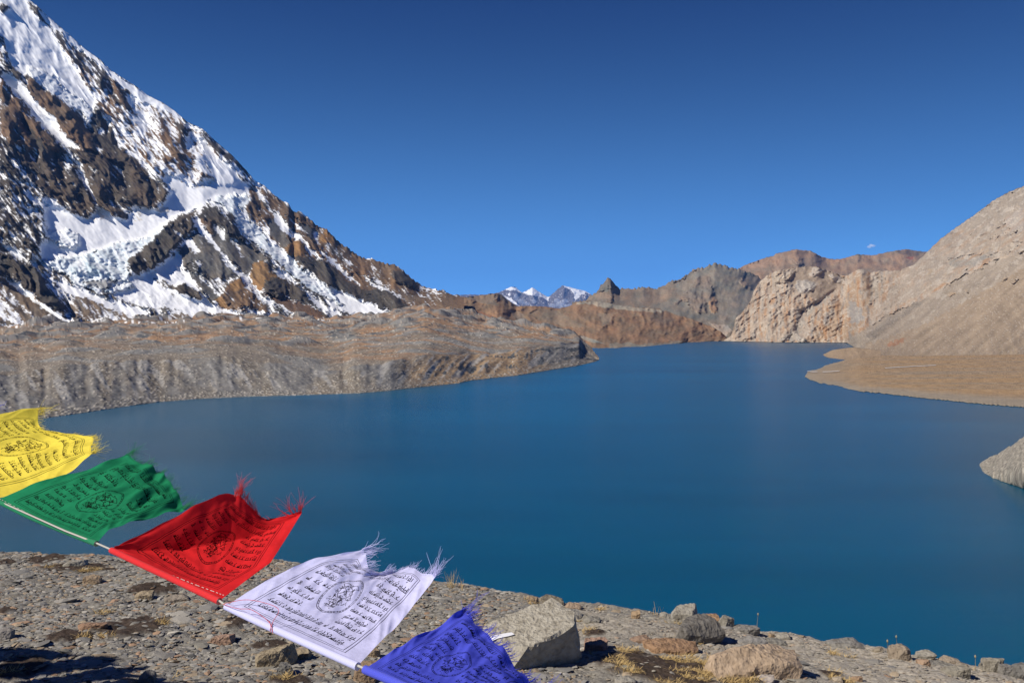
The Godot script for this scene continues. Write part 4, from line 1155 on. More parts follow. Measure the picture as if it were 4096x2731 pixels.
func pick_color(k: int, rng: RandomNumberGenerator) -> Color:
	var q: Array = PALETTE[k]
	var f := rng.randf_range(0.72, 1.2)
	return Color(q[0] * f, q[1] * f, q[2] * f)

func foreground() -> void:
	rim_d = PackedVector2Array()
	rim_h = PackedVector2Array()
	for i in range(0, RIM.size(), 3):
		rim_d.append(Vector2(RIM[i], RIM[i + 1]))
		rim_h.append(Vector2(RIM[i], RIM[i + 2]))
	near_h = pairs(NEAR)
	for q in [["g4", 500, 225, 180, 40], ["g4", 820, 320, 420, 45], ["g4", 60, 260, 80, 30], ["g4", 1600, 545, 300, 60], ["g4", 1400, 920, 330, 90], ["g4", 750, 1040, 250, 60], ["g4", 200, 1370, 300, 130], ["g4", 30, 780, 60, 50],
			["g3", 210, 830, 130, 70], ["g3", 560, 1060, 160, 50], ["g3", 700, 1400, 260, 40], ["g6", 1250, 600, 110, 40], ["g6", 1650, 900, 330, 120], ["g6", 2100, 1000, 350, 150], ["g7", 250, 1080, 320, 110], ["g7", 900, 1240, 320, 60], ["g8", 120, 760, 100, 60]]:
		var c := sp(q[0], q[1], q[2])
		var e := sp(q[0], q[1] + q[3], q[2])
		var f1 := sp(q[0], q[1], q[2] - q[4])
		var f2 := sp(q[0], q[1], q[2] + q[4])
		var a := ground_hit(c.x, c.y)
		var b := ground_hit(e.x, e.y)
		var g1 := ground_hit(f1.x, f1.y)
		var g2 := ground_hit(f2.x, f2.y)
		soil_spots.append([a.x, a.z, maxf(absf(b.x - a.x), 0.05), maxf(absf(g1.z - g2.z) * 0.5, 0.06)])
	# the ground itself
	var xs := PackedFloat32Array()
	var zs := PackedFloat32Array()
	for q in [[-40.0, -9.0, 1.5], [-9.0, -4.9, 0.1], [-4.9, 4.1, 0.022], [4.1, 7.0, 0.1], [7.0, 30.0, 1.5]]:
		var v: float = q[0]
		while v < q[1] - 1e-4:
			xs.append(v)
			v += q[2]
	for q in [[-2.0, 3.0, 0.5], [3.0, 3.5, 0.06], [3.5, 7.4, 0.022], [7.4, 9.0, 0.1], [9.0, 60.0, 3.0]]:
		var v: float = q[0]
		while v < q[1] - 1e-4:
			zs.append(-v)
			v += q[2]
	var w := xs.size()
	var h := zs.size()
	var p := PackedVector3Array()
	var c := PackedColorArray()
	p.resize(w * h)
	c.resize(w * h)
	for j in h:
		for i in w:
			var x := xs[i]
			var z := zs[j]
			var so := soil_at(x, z)
			var f := n_soft.get_noise_2d(x * 22.0, z * 22.0)
			var y := ground_y(x, z) + f * 0.006 + n_soft.get_noise_2d(x * 7.0, z * 7.0) * 0.012 + so * 0.012
			p[j * w + i] = Vector3(x, EYE + y, z)
			var dust := clampf((x - 0.2) * 0.5 + n_soft.get_noise_2d(x, z) * 0.4, 0, 1)
			var col := Color(0.30, 0.285, 0.25).lerp(Color(0.50, 0.455, 0.38), dust)
			col *= 1.0 + f * 0.18
			var s2 := Color(0.088, 0.066, 0.052) * (1.0 + f * 0.5)
			c[j * w + i] = col.lerp(s2, so)
	var gm := stone_material(0.8)
	gm.resource_name = "ridge_ground"
	gm.uv1_world_triplanar = true
	gm.uv1_scale = Vector3(2.5, 2.5, 2.5)
	var o := mesh_node(grid_mesh(p, c, w, h), gm, "ground")
	tag(o, "gravelly slate ridge in the foreground falling away to the lake", "ground", "", "structure")
	big_rocks()
	stones()
	grasses()

func in_sight(x: float, z: float) -> bool:
	return absf(x) < 0.645 * -z + 0.1

func stones() -> void:
	var rng := RandomNumberGenerator.new()
	rng.seed = 4242
	var mat := stone_material(0.7)
	mat.resource_name = "slate_stone"
	mat.uv1_scale = Vector3(1.5, 1.5, 1.5)
	var shapes := []
	for k in 10:
		var hh := rng.randf_range(0.10, 0.30)
		shapes.append(rock_mesh(rng, 8, 6, random_planes(rng, 2.0, 2.0 * hh, rng.randf_range(0.9, 1.7), 8), 0.04, 0.0))
	# gravel that nobody could count
	var holder := Node3D.new()
	put(holder, "gravel")
	tag(holder, "loose slate gravel and chips covering the ridge", "gravel", "", "stuff")
	var per := 5200
	for k in shapes.size():
		var mm := MultiMesh.new()
		mm.transform_format = MultiMesh.TRANSFORM_3D
		mm.use_colors = true
		mm.mesh = shapes[k]
		mm.instance_count = per
		var made := 0
		while made < per:
			var z := -rng.randf_range(3.3, 7.35)
			var x := rng.randf_range(-4.7, 4.3)
			if not in_sight(x, z) or -z > val(rim_d, x) + 0.25: continue
			var so := soil_at(x, z)
			if rng.randf() < so * 0.90: continue
			var dusty := false
			var s := 0.006 + 0.0175 * pow(rng.randf(), 2.2) + (0.012 if rng.randf() < 0.06 else 0.0)
			if x > 0.2 + n_soft.get_noise_2d(x, z * 1.5) * 0.8:
				if rng.randf() < 0.45: continue
				s *= 0.66
				dusty = true
			var b := Basis.from_euler(Vector3(rng.randfn() * 0.2, rng.randf() * TAU, rng.randfn() * 0.2)).scaled(Vector3(s, s, s) * Vector3(rng.randf_range(0.9, 1.5), 1.0, 1.0))
			mm.set_instance_transform(made, Transform3D(b, Vector3(x, EYE + ground_y(x, z) + s * 0.12 + so * 0.008, z)))
			var tint := pick_color(stone_color(rng), rng)
			mm.set_instance_color(made, tint.lerp(Color(0.46, 0.42, 0.35), 0.5) if dusty else tint)
			made += 1
		var mi := MultiMeshInstance3D.new()
		mi.multimesh = mm
		mi.material_override = mat
		mi.set_meta("kind", "stuff")
		put(mi, "gravel_layer", holder)
	# the larger stones, one by one
	var mats := []
	for k in PALETTE.size():
		for v in 2:
			var m := mat.duplicate()
			var f := 0.9 + 0.22 * v
			m.albedo_color = Color(PALETTE[k][0] * f, PALETTE[k][1] * f, PALETTE[k][2] * f).linear_to_srgb()
			m.vertex_color_use_as_albedo = false
			mats.append(m)
	var loose := []
	var made := 0
	while made < 290:
		var z := -rng.randf_range(3.6, 7.1)
		var x := rng.randf_range(-4.6, 3.8)
		if not in_sight(x, z) or -z > val(rim_d, x) + 0.02: continue
		var so := soil_at(x, z)
		if rng.randf() < so * 0.8: continue
		var s := 0.025 + 0.042 * pow(rng.randf(), 1.8)
		if made % 9 == 0: s *= 1.5
		var k := stone_color(rng)
		var mi := MeshInstance3D.new()
		mi.mesh = shapes[rng.randi() % shapes.size()]
		mi.material_override = mats[k * 2 + rng.randi() % 2]
		mi.basis = Basis.from_euler(Vector3(rng.randfn() * 0.16, rng.randf() * TAU, rng.randfn() * 0.16)).scaled(Vector3(s * rng.randf_range(1.0, 1.5), s * 0.8, s))
		mi.position = Vector3(x, EYE + ground_y(x, z) + s * 0.08, z)
		put(mi, "stone")
		var best := 1e9
		var by := []
		for q in known:
			var e: float = (q[1] as Vector3).distance_to(mi.position)
			if e < best:
				best = e
				by = q
		var dx: float = mi.position.x - by[1].x
		var dz: float = mi.position.z - by[1].z
		var way := ("right of" if dx > 0.0 else "left of") if absf(dx) > absf(dz) else ("in front of" if dz > 0.0 else "behind")
		var far := "just " if best < 0.28 else ("some way " if best > 0.6 else "")
		var size := "small" if s < 0.029 else ("broad" if s > 0.046 else "medium")
		tag(mi, "%s flat %s stone %s%s the %s" % [size, TONE[k], far, way, by[0]], "stone", "loose stones on the ridge")
		loose.append(mi)
		made += 1
	# where several answer to one description, say which, counted from the left
	var alike := {}
	for m in loose:
		var l: String = m.get_meta("label")
		if not alike.has(l): alike[l] = []
		alike[l].append(m)
	for l in alike:
		var a: Array = alike[l]
		if a.size() < 2: continue
		a.sort_custom(func(p, q): return p.position.x / -p.position.z < q.position.x / -q.position.z)
		for k in a.size():
			var which: String = "leftmost" if k == 0 else ("rightmost" if k == a.size() - 1 else ["", "second", "third", "fourth", "fifth", "sixth", "seventh", "eighth"][mini(k, 7)] + " from left")
			a[k].set_meta("label", l + ", " + which)

func rock(called: String, label: String, category: String, sheet: String, x0: float, y0: float, x1: float, y1: float, col: Color, seed_: int, planes := [], turn := 0.0, deep := 0.8, rough := 0.10) -> MeshInstance3D:
	# a rock standing on the ridge where its outline box [x0, y0, x1, y1] meets the ground
	var rng := RandomNumberGenerator.new()
	rng.seed = seed_
	var a := sp(sheet, x0, y0)
	var b := sp(sheet, x1, y1)
	var hit := ground_hit((a.x + b.x) * 0.5, b.y)
	var d := -hit.z
	var w := (b.x - a.x) / F * d
	var h := (b.y - a.y) / F * d
	var dp := w * deep
	hit.z -= dp * 0.30
	hit.y = EYE + ground_y(hit.x, hit.z)
	# the part that stands clear, with a little more underneath
	var top := at((a.x + b.x) * 0.5, a.y, -hit.z).y
	h = maxf(top - hit.y, h * 0.5)
	var pl := planes if planes.size() else random_planes(rng, w * 1.04, h * 1.4, dp, 12)
	var m := rock_mesh(rng, 44, 30, pl, rough * 0.45, 0.022)
	var mat := stone_material(1.3)
	mat.albedo_color = col.linear_to_srgb()
	mat.vertex_color_use_as_albedo = false
	mat.uv1_scale = Vector3(1.6, 1.6, 1.6)
	var o := mesh_node(m, mat, called)
	o.position = hit + Vector3(0, h * 0.27, 0)
	o.rotation.y = turn
	tag(o, label, category)
	var short := label
	for cut in [" right of", " left of", " beside", " on the", " in the", " in front", " between", " below", " behind", " at the", " lying", " under", " standing", " cut", " with", " half", " above"]:
		var at_ := short.find(cut)
		if at_ > 0: short = short.substr(0, at_)
	known.append([short, hit])
	return o

var known := []

func big_rocks() -> void:
	var grey := Color(0.31, 0.295, 0.255)
	var pale := Color(0.38, 0.36, 0.31)
	var orange := Color(0.42, 0.27, 0.165)
	var tan_ := Color(0.39, 0.30, 0.205)
	var slate := Color(0.21, 0.205, 0.19)
	# the painted boulder
	var bp := [[Vector3(0.58, -0.22, 0.78), 0.14], [Vector3(-0.86, 0.28, 0.42), 0.245], [Vector3(-0.5, 0.1, -0.85), 0.21], [Vector3(0.85, 0.05, -0.5), 0.29], [Vector3(-0.08, 0.98, 0.17), 0.125], [Vector3(0, -1, 0), 0.22], [Vector3(0.97, 0.22, 0.12), 0.275], [Vector3(-0.25, 0.45, 0.86), 0.225]]
	for q in bp: q[0] = (q[0] as Vector3).normalized()
	var b := rock("boulder", "large pale grey boulder with a white paint stripe behind the blue flag", "boulder", "g6", 100, 365, 1060, 960, Color(0.47, 0.44, 0.365), 5, bp, 0.0, 0.8, 0.04)
	# its paint stripe, following the left face
	var nrm: Vector3 = bp[1][0]
	var side := Vector3.UP.cross(nrm).normalized()
	var upv := nrm.cross(side)
	var st := SurfaceTool.new()
	st.begin(Mesh.PRIMITIVE_TRIANGLES)
	var nseg := 8
	for k in nseg:
		for q in [[0, 0], [1, 0], [0, 1], [1, 0], [1, 1], [0, 1]]:
			var t := float(k + q[1]) / nseg
			var wdt := 0.024 + 0.003 * sin(t * 9.0)
			var u := lerpf(0.04, -0.04, t) + (wdt if q[0] == 1 else -wdt)
			var v := lerpf(0.13, -0.05, t)
			var dirp := side * u + upv * v + nrm * float(bp[1][1])
			var dd2 := dirp.normalized()
			var rr := 10.0
			for pq in bp:
				var kk: float = (pq[0] as Vector3).dot(dd2)
				if kk > 1e-3: rr = minf(rr, float(pq[1]) / kk)
			st.add_vertex(dd2 * (rr * 1.035 + 0.004))
	st.generate_normals()
	var pm := matte(Color(0.86, 0.86, 0.88), 0.7)
	mesh_node(st.commit(), pm, "paint_stripe", b).set_meta("label", "white painted stripe")
	rock("boulder", "long tan pitted rock half buried at the right of the ridge", "rock", "g7", 480, 790, 1710, 1200, Color(0.50, 0.385, 0.275), 21, [], 0.1, 0.5, 0.14)
	rock("boulder", "long flat orange rock with white lichen beside the dark striated rock", "rock", "g6", 1815, 690, 2352, 815, orange, 23, [], 0.15, 0.6, 0.1)
	rock("boulder", "dark grey striated leaning rock on the right skyline", "rock", "g7", 40, 430, 600, 740, Color(0.19, 0.18, 0.165), 31, [], 0.4, 0.7, 0.12)
	rock("boulder", "rounded pale grey rock on the skyline, left of the orange one", "rock", "g6", 2070, 335, 2330, 510, pale, 34, [], 0.0, 0.8, 0.1)
	rock("boulder", "rounded orange rock on the skyline between two grey rocks", "rock", "g7", 360, 375, 620, 500, orange, 36, [], 0.0, 0.8)
	rock("boulder", "pointed grey rock on the skyline, right of the orange one", "rock", "g7", 592, 375, 800, 530, grey, 39, [], 0.3, 0.6)
	rock("slab", "flat grey slab lying on the skyline below the pointed rock", "rock", "g7", 800, 515, 1130, 612, Color(0.29, 0.28, 0.26), 41, [], 0.0, 0.8)
	rock("rock", "small yellowish rock with white spots on the skyline", "rock", "g7", 1262, 608, 1345, 668, tan_, 43)
	rock("rock", "small pale leaning rock on the skyline beside the yellowish rock", "rock", "g7", 1385, 615, 1560, 700, pale, 44)
	rock("slab", "streaky grey slab in front of the small skyline rocks", "rock", "g7", 1210, 690, 1520, 760, grey, 45, [], 0.2, 0.9)
	rock("slab", "smooth grey slab behind the pitted tan rock", "rock", "g7", 860, 665, 1240, 755, Color(0.33, 0.32, 0.30), 46, [], 0.0, 0.7)
	rock("rock", "pink rounded rock right of the painted boulder", "rock", "g6", 1150, 680, 1380, 790, Color(0.43, 0.285, 0.215), 51)
	rock("rock", "brownish pink rock between the pink rock and the long orange rock", "rock", "g6", 1620, 640, 1825, 700, Color(0.38, 0.265, 0.19), 53)
	rock("slab", "smooth pale grey slab on the ridge above the boulder", "rock", "g6", 830, 370, 1120, 460, pale, 55, [], -0.2, 1.2)
	rock("rock", "flat grey rock right of the boulder top", "rock", "g6", 1140, 440, 1310, 500, grey, 56, [], 0.0, 1.0)
	rock("rock", "layered brown rock on the skyline above the boulder", "rock", "g6", 680, 235, 920, 305, Color(0.30, 0.265, 0.20), 57)
	rock("rock", "long pinkish tan rock on the skyline above the boulder", "rock", "g6", 945, 295, 1110, 355, Color(0.43, 0.33, 0.24), 58)
	rock("rock", "pointed orange stone standing on the skyline", "rock", "g6", 1640, 370, 1720, 450, Color(0.42, 0.31, 0.20), 59)
	rock("rock", "tan knobbly rock on the skyline left of the layered brown rock", "rock", "g6", 555, 218, 660, 285, tan_, 60)
	rock("rock", "small grey rock beside the orange rock and the grass stems", "rock", "g6", 1940, 390, 2030, 440, pale, 61)
	rock("boulder", "tan rock at the bottom edge below the white flag", "rock", "g3", 400, 1085, 760, 1260, Color(0.37, 0.31, 0.215), 62, [], 0.3, 0.7)
	rock("rock", "dark grey rock in the flag shadow at the bottom edge", "rock", "g3", 620, 1225, 740, 1340, slate, 63)
	rock("rock", "tan blocky rock beside the bottom tan rock", "rock", "g3", 775, 1090, 910, 1190, Color(0.36, 0.30, 0.21), 64)
	rock("rock", "pink flat rock left of the white flag string", "rock", "g3", 0, 960, 190, 1045, Color(0.43, 0.29, 0.215), 65)
	rock("rock", "brown rock under the join of the white and blue flags", "rock", "g3", 1325, 1225, 1540, 1410, Color(0.31, 0.225, 0.15), 66)
	rock("rock", "tan rounded stone under the edge of the white flag", "rock", "g3", 1465, 1085, 1570, 1180, tan_, 67)
	rock("rock", "orange stone at the bottom edge in the shadow streak", "rock", "g4", 1210, 1475, 1400, 1530, orange, 68)
	rock("rock", "dark upright stone in the shadow streak", "rock", "g4", 1450, 1385, 1610, 1510, slate, 69)
	rock("rock", "round grey rock cut by the left edge", "rock", "g4", -60, 950, 115, 1060, Color(0.27, 0.255, 0.24), 70)
	rock("slab", "long orange brown slab on the left of the ridge", "rock", "g4", 800, 885, 1080, 965, Color(0.36, 0.235, 0.16), 71, [], 0.3, 0.6)
	rock("slab", "tan ribbed slab behind the red flag string", "rock", "g4", 870, 395, 1035, 480, tan_, 72)
	rock("slab", "greyish pink slab below the red flag", "rock", "g4", 1715, 595, 1940, 675, Color(0.33, 0.29, 0.24), 73, [], 0.4, 0.7)
	rock("rock", "pale tan rock below the red flag", "rock", "g4", 1405, 560, 1580, 640, Color(0.40, 0.33, 0.23), 74)
	rock("slab", "grey slab lying on the left skyline", "rock", "g4", 660, 235, 880, 305, pale, 75, [], 0.4, 0.6)
	# right end of the skyline
	rock("boulder", "blunt tan block standing on the skyline near the right", "rock", "g8", 790, 383, 1020, 545, Color(0.36, 0.30, 0.23), 81)
	rock("slab", "flat grey slab on the skyline left of the blunt tan block", "rock", "g8", 80, 325, 465, 425, Color(0.30, 0.29, 0.265), 82, [], 0.0, 0.7)
	rock("rock", "pale domed rock right of the blunt tan block", "rock", "g8", 1090, 458, 1285, 560, pale, 83)
	rock("rock", "orange stone below the pale domed rock", "rock", "g8", 1110, 545, 1250, 620, Color(0.42, 0.30, 0.21), 84)
	rock("rock", "tan rounded rock on the skyline right of the domed rock", "rock", "g8", 1380, 522, 1580, 600, Color(0.38, 0.32, 0.25), 85)
	rock("slab", "flat grey slab below the tan rounded skyline rock", "rock", "g8", 1240, 595, 1550, 640, grey, 86)
	rock("rock", "undercut grey rock with a dark hollow beneath", "rock", "g8", 1440, 635, 1690, 750, Color(0.31, 0.29, 0.24), 87)
	rock("rock", "grey brown rock behind the undercut rock", "rock", "g8", 1560, 582, 1700, 660, Color(0.29, 0.255, 0.21), 88)
	rock("boulder", "tall pointed grey slab at the right end of the skyline", "rock", "g8", 1880, 535, 2110, 705, Color(0.34, 0.315, 0.26), 89, [], 0.0, 0.5)
	rock("rock", "grey rock beside the tall pointed slab", "rock", "g8", 2075, 605, 2270, 720, Color(0.27, 0.26, 0.245), 90)
	rock("rock", "dark layered rock at the right edge", "rock", "g8", 2200, 612, 2420, 690, Color(0.22, 0.215, 0.20), 91)
	rock("rock", "tan boulder stone on the skyline left of the dry flower stalk", "rock", "g8", 580, 410, 690, 470, Color(0.34, 0.295, 0.23), 92)
	rock("rock", "orange stone at the lower right of the pitted rock", "rock", "g8", 330, 748, 450, 815, Color(0.42, 0.29, 0.19), 93)
	rock("rock", "white and tan rounded stone at the bottom right", "rock", "g8", 110, 755, 220, 830, Color(0.44, 0.38, 0.30), 94)
	rock("slab", "broken white slab at the bottom edge", "rock", "g7", 1080, 1200, 1340, 1275, Color(0.48, 0.43, 0.39), 95)
	rock("rock", "pale rock at the bottom edge right of the boulder", "rock", "g6", 1470, 1065, 1670, 1126, pale, 96)
	rock("slab", "thin grey slab on the dark soil right of the boulder", "rock", "g6", 1520, 960, 1690, 1005, Color(0.27, 0.26, 0.21), 97)

func blades(rng: RandomNumberGenerator, n: int, tall: float, spread: float, lean: float, heads := false) -> ArrayMesh:
	var st := SurfaceTool.new()
	st.begin(Mesh.PRIMITIVE_TRIANGLES)
	for k in n:
		var base := Vector3(rng.randfn() * spread, 0, rng.randfn() * spread)
		var dir := Vector3(rng.randfn() * lean, 1.0, rng.randfn() * lean).normalized()
		var l := tall * rng.randf_range(0.5, 1.1)
		var bend := Vector3(rng.randfn(), -0.2, rng.randfn()) * l * 0.22
		var prev := base
		var wd := 0.0016 if not heads else 0.0024
		for g in 3:
			var t := float(g + 1) / 3.0
			var q := base + dir * l * t + bend * t * t
			var a := TAU * k * 0.37
			var sd := Vector3(cos(a), 0, sin(a)) * wd * (1.0 - t * 0.6)
			var sd0 := Vector3(cos(a), 0, sin(a)) * wd * (1.0 - (t - 0.33) * 0.6)
			for v in [prev - sd0, prev + sd0, q - sd, prev + sd0, q + sd, q - sd]:
				st.add_vertex(v)
			prev = q
		if heads:
			for f in 5:
				var a := TAU * f / 5.0
				var s1 := Vector3(cos(a), 0, sin(a)) * 0.007
				var s2 := Vector3(cos(a + 1.3), 0, sin(a + 1.3)) * 0.007
				for v in [prev - dir * 0.01, prev + s1 + dir * 0.008, prev + s2 + dir * 0.008, prev + s1 + dir * 0.008, prev + dir * 0.022, prev + s2 + dir * 0.008]:
					st.add_vertex(v)
	st.generate_normals()
	return st.commit()

func grasses() -> void:
	var rng := RandomNumberGenerator.new()
	rng.seed = 99
	var straw := matte(Color(0.50, 0.36, 0.16).linear_to_srgb(), 0.9)
	straw.vertex_color_use_as_albedo = false
	straw.resource_name = "dry_grass"
	var stalk := straw.duplicate()
	stalk.albedo_color = Color(0.33, 0.27, 0.17).linear_to_srgb()
	for q in [["g3", 2255, 515, 0.16, 34, 0.018, "bushy dry grass tuft on the skyline right of the white flag"], ["g3", 2345, 545, 0.13, 6, 0.01, "sparse bent grass stems on the skyline right of the bushy tuft"],
			["g6", 1915, 425, 0.10, 9, 0.02, "thin grass stems beside the grey skyline rock"]]:
		var c := sp(q[0], q[1], q[2])
		var o := mesh_node(blades(rng, q[4], q[3], q[5], 0.35), straw, "grass_tuft")
		o.position = ground_hit(c.x, c.y)
		tag(o, q[6], "grass tuft", "grass tufts on the skyline")
	for q in [["g8", 852, 395, "short dry flower stalk on the blunt tan block"], ["g8", 740, 455, "leaning dry flower stalk left of the blunt tan block"], ["g8", 1780, 660, "dry flower stalk left of the tall pointed slab"], ["g7", 1098, 570, "stubby dry stalk on the slab end"]]:
		var c := sp(q[0], q[1], q[2])
		var o := mesh_node(blades(rng, 1, 0.13, 0.0, 0.06, true), stalk, "flower_stalk")
		o.position = ground_hit(c.x, c.y + 2.0)
		tag(o, q[3], "dry flower", "dry flower stalks on the skyline")
	# low dry grass and cushion growth on the dark soil
	var small := []
	for k in 4: small.append(blades(rng, 14, 0.032, 0.014, 1.5))
	for k in 4:
		var mm := MultiMesh.new()
		mm.transform_format = MultiMesh.TRANSFORM_3D
		mm.mesh = small[k]
		var tf := []
		while tf.size() < 130:
			var z := -rng.randf_range(3.4, 6.9)
			var x := rng.randf_range(-4.0, 3.4)
			if not in_sight(x, z) or -z > val(rim_d, x): continue
			var so := soil_at(x, z)
			var g := n_soft.get_noise_2d(x * 3.0 + 50.0, z * 3.0)
			if so < 0.15 or g < (0.15 if x > 0.0 else 0.6): continue
			tf.append(Transform3D(Basis(Vector3.UP, rng.randf() * TAU).scaled(Vector3.ONE * rng.randf_range(0.7, 1.4)), Vector3(x, EYE + ground_y(x, z) + 0.008, z)))
		mm.instance_count = tf.size()
		for i in tf.size(): mm.set_instance_transform(i, tf[i])
		var mi := MultiMeshInstance3D.new()
		mi.multimesh = mm
		mi.material_override = straw
		put(mi, "dry_grass")
		tag(mi, "low dry golden grass on the dark soil patches", "grass", "", "stuff")

# ---------------------------------------------------------------- prayer flags
var inks := []
var ink_seed := 0
var flag_mats := {}

func dab(img: Image, x: float, y: float, rad: float, c: Color) -> void:
	var r := int(ceil(rad))
	for j in range(-r, r + 1):
		for i in range(-r, r + 1):
			if i * i + j * j <= rad * rad + 0.3:
				var a := int(x) + i
				var b := int(y) + j
				if a >= 0 and b >= 0 and a < img.get_width() and b < img.get_height():
					var wear := clampf(n_soft.get_noise_2d(a * 0.02 + ink_seed, b * 0.02) * 0.9 + n_soft.get_noise_2d(a * 0.3, b * 0.3) * 0.5, 0.0, 0.6)
					img.set_pixel(a, b, c.lerp(img.get_pixel(a, b), wear))

func stroke(img: Image, pts: Array, ox: float, oy: float, sx: float, sy: float, rad: float, c: Color) -> void:
	for i in pts.size() - 1:
		var a := Vector2(ox + pts[i][0] * sx, oy + pts[i][1] * sy)
		var b := Vector2(ox + pts[i + 1][0] * sx, oy + pts[i + 1][1] * sy)
		var n := maxi(1, int(a.distance_to(b) / 0.8))
		for k in n + 1:
			var q := a.lerp(b, float(k) / n)
			dab(img, q.x, q.y, rad, c)

func glyphs() -> Array:
	return [
		[[[0, 0], [1, 0]], [[0.1, 0], [0.1, 0.45]], [[0.5, 0], [0.45, 0.5]], [[0.9, 0], [0.9, 1.0]]],
		[[[0, 0], [1, 0]], [[0.8, 0], [0.5, 0.35], [0.15, 0.5], [0.5, 0.6], [0.75, 1.2]]],
		[[[0, 0], [1, 0]], [[0.15, 0], [0.1, 0.4], [0.45, 0.55], [0.85, 0.3]], [[0.85, 0], [0.85, 1.0]]],
		[[[0, 0], [1, 0]], [[0.1, 0], [0.1, 0.8], [0.5, 0.85]], [[0.85, 0], [0.85, 0.9]]],
		[[[0, 0], [0.9, 0]], [[0.2, 0], [0.6, 0.3], [0.3, 0.6], [0.8, 1.1]]],
		[[[0, 0], [1, 0]], [[0.5, 0], [0.2, 0.4], [0.6, 0.55], [0.35, 0.95]], [[0.9, 0], [0.9, 0.8]]],
		[[[0, 0], [1, 0]], [[0.1, 0], [0.1, 0.5], [0.9, 0.5]], [[0.9, 0], [0.9, 1.1]]],
		[[[0, 0], [1, 0]], [[0.3, 0], [0.1, 0.35], [0.4, 0.5], [0.55, 0.2]], [[0.55, 0.2], [0.9, 0.6], [0.7, 1.0]]],
		[[[0, 0], [0.8, 0]], [[0.7, 0], [0.1, 0.45], [0.7, 0.7], [0.2, 1.2]]],
		[[[0, 0], [1, 0]], [[0.05, 0], [0.3, 0.5], [0.55, 0.05]], [[0.55, 0], [0.8, 0.5], [0.95, 0]], [[0.95, 0], [0.95, 1.0]]],
		[[[0.1, -0.6], [0.4, -0.4], [0.7, -0.6]], [[0, 0], [1, 0]], [[0.9, 0], [0.9, 0.9]], [[0.2, 0], [0.2, 0.6], [0.6, 0.5]]],
		[[[0.3, -0.65], [0.5, -0.35]], [[0, 0], [1, 0]], [[0.3, 0], [0.1, 0.5], [0.6, 0.6]], [[0.8, 0], [0.8, 0.7], [0.4, 1.3]]],
	]

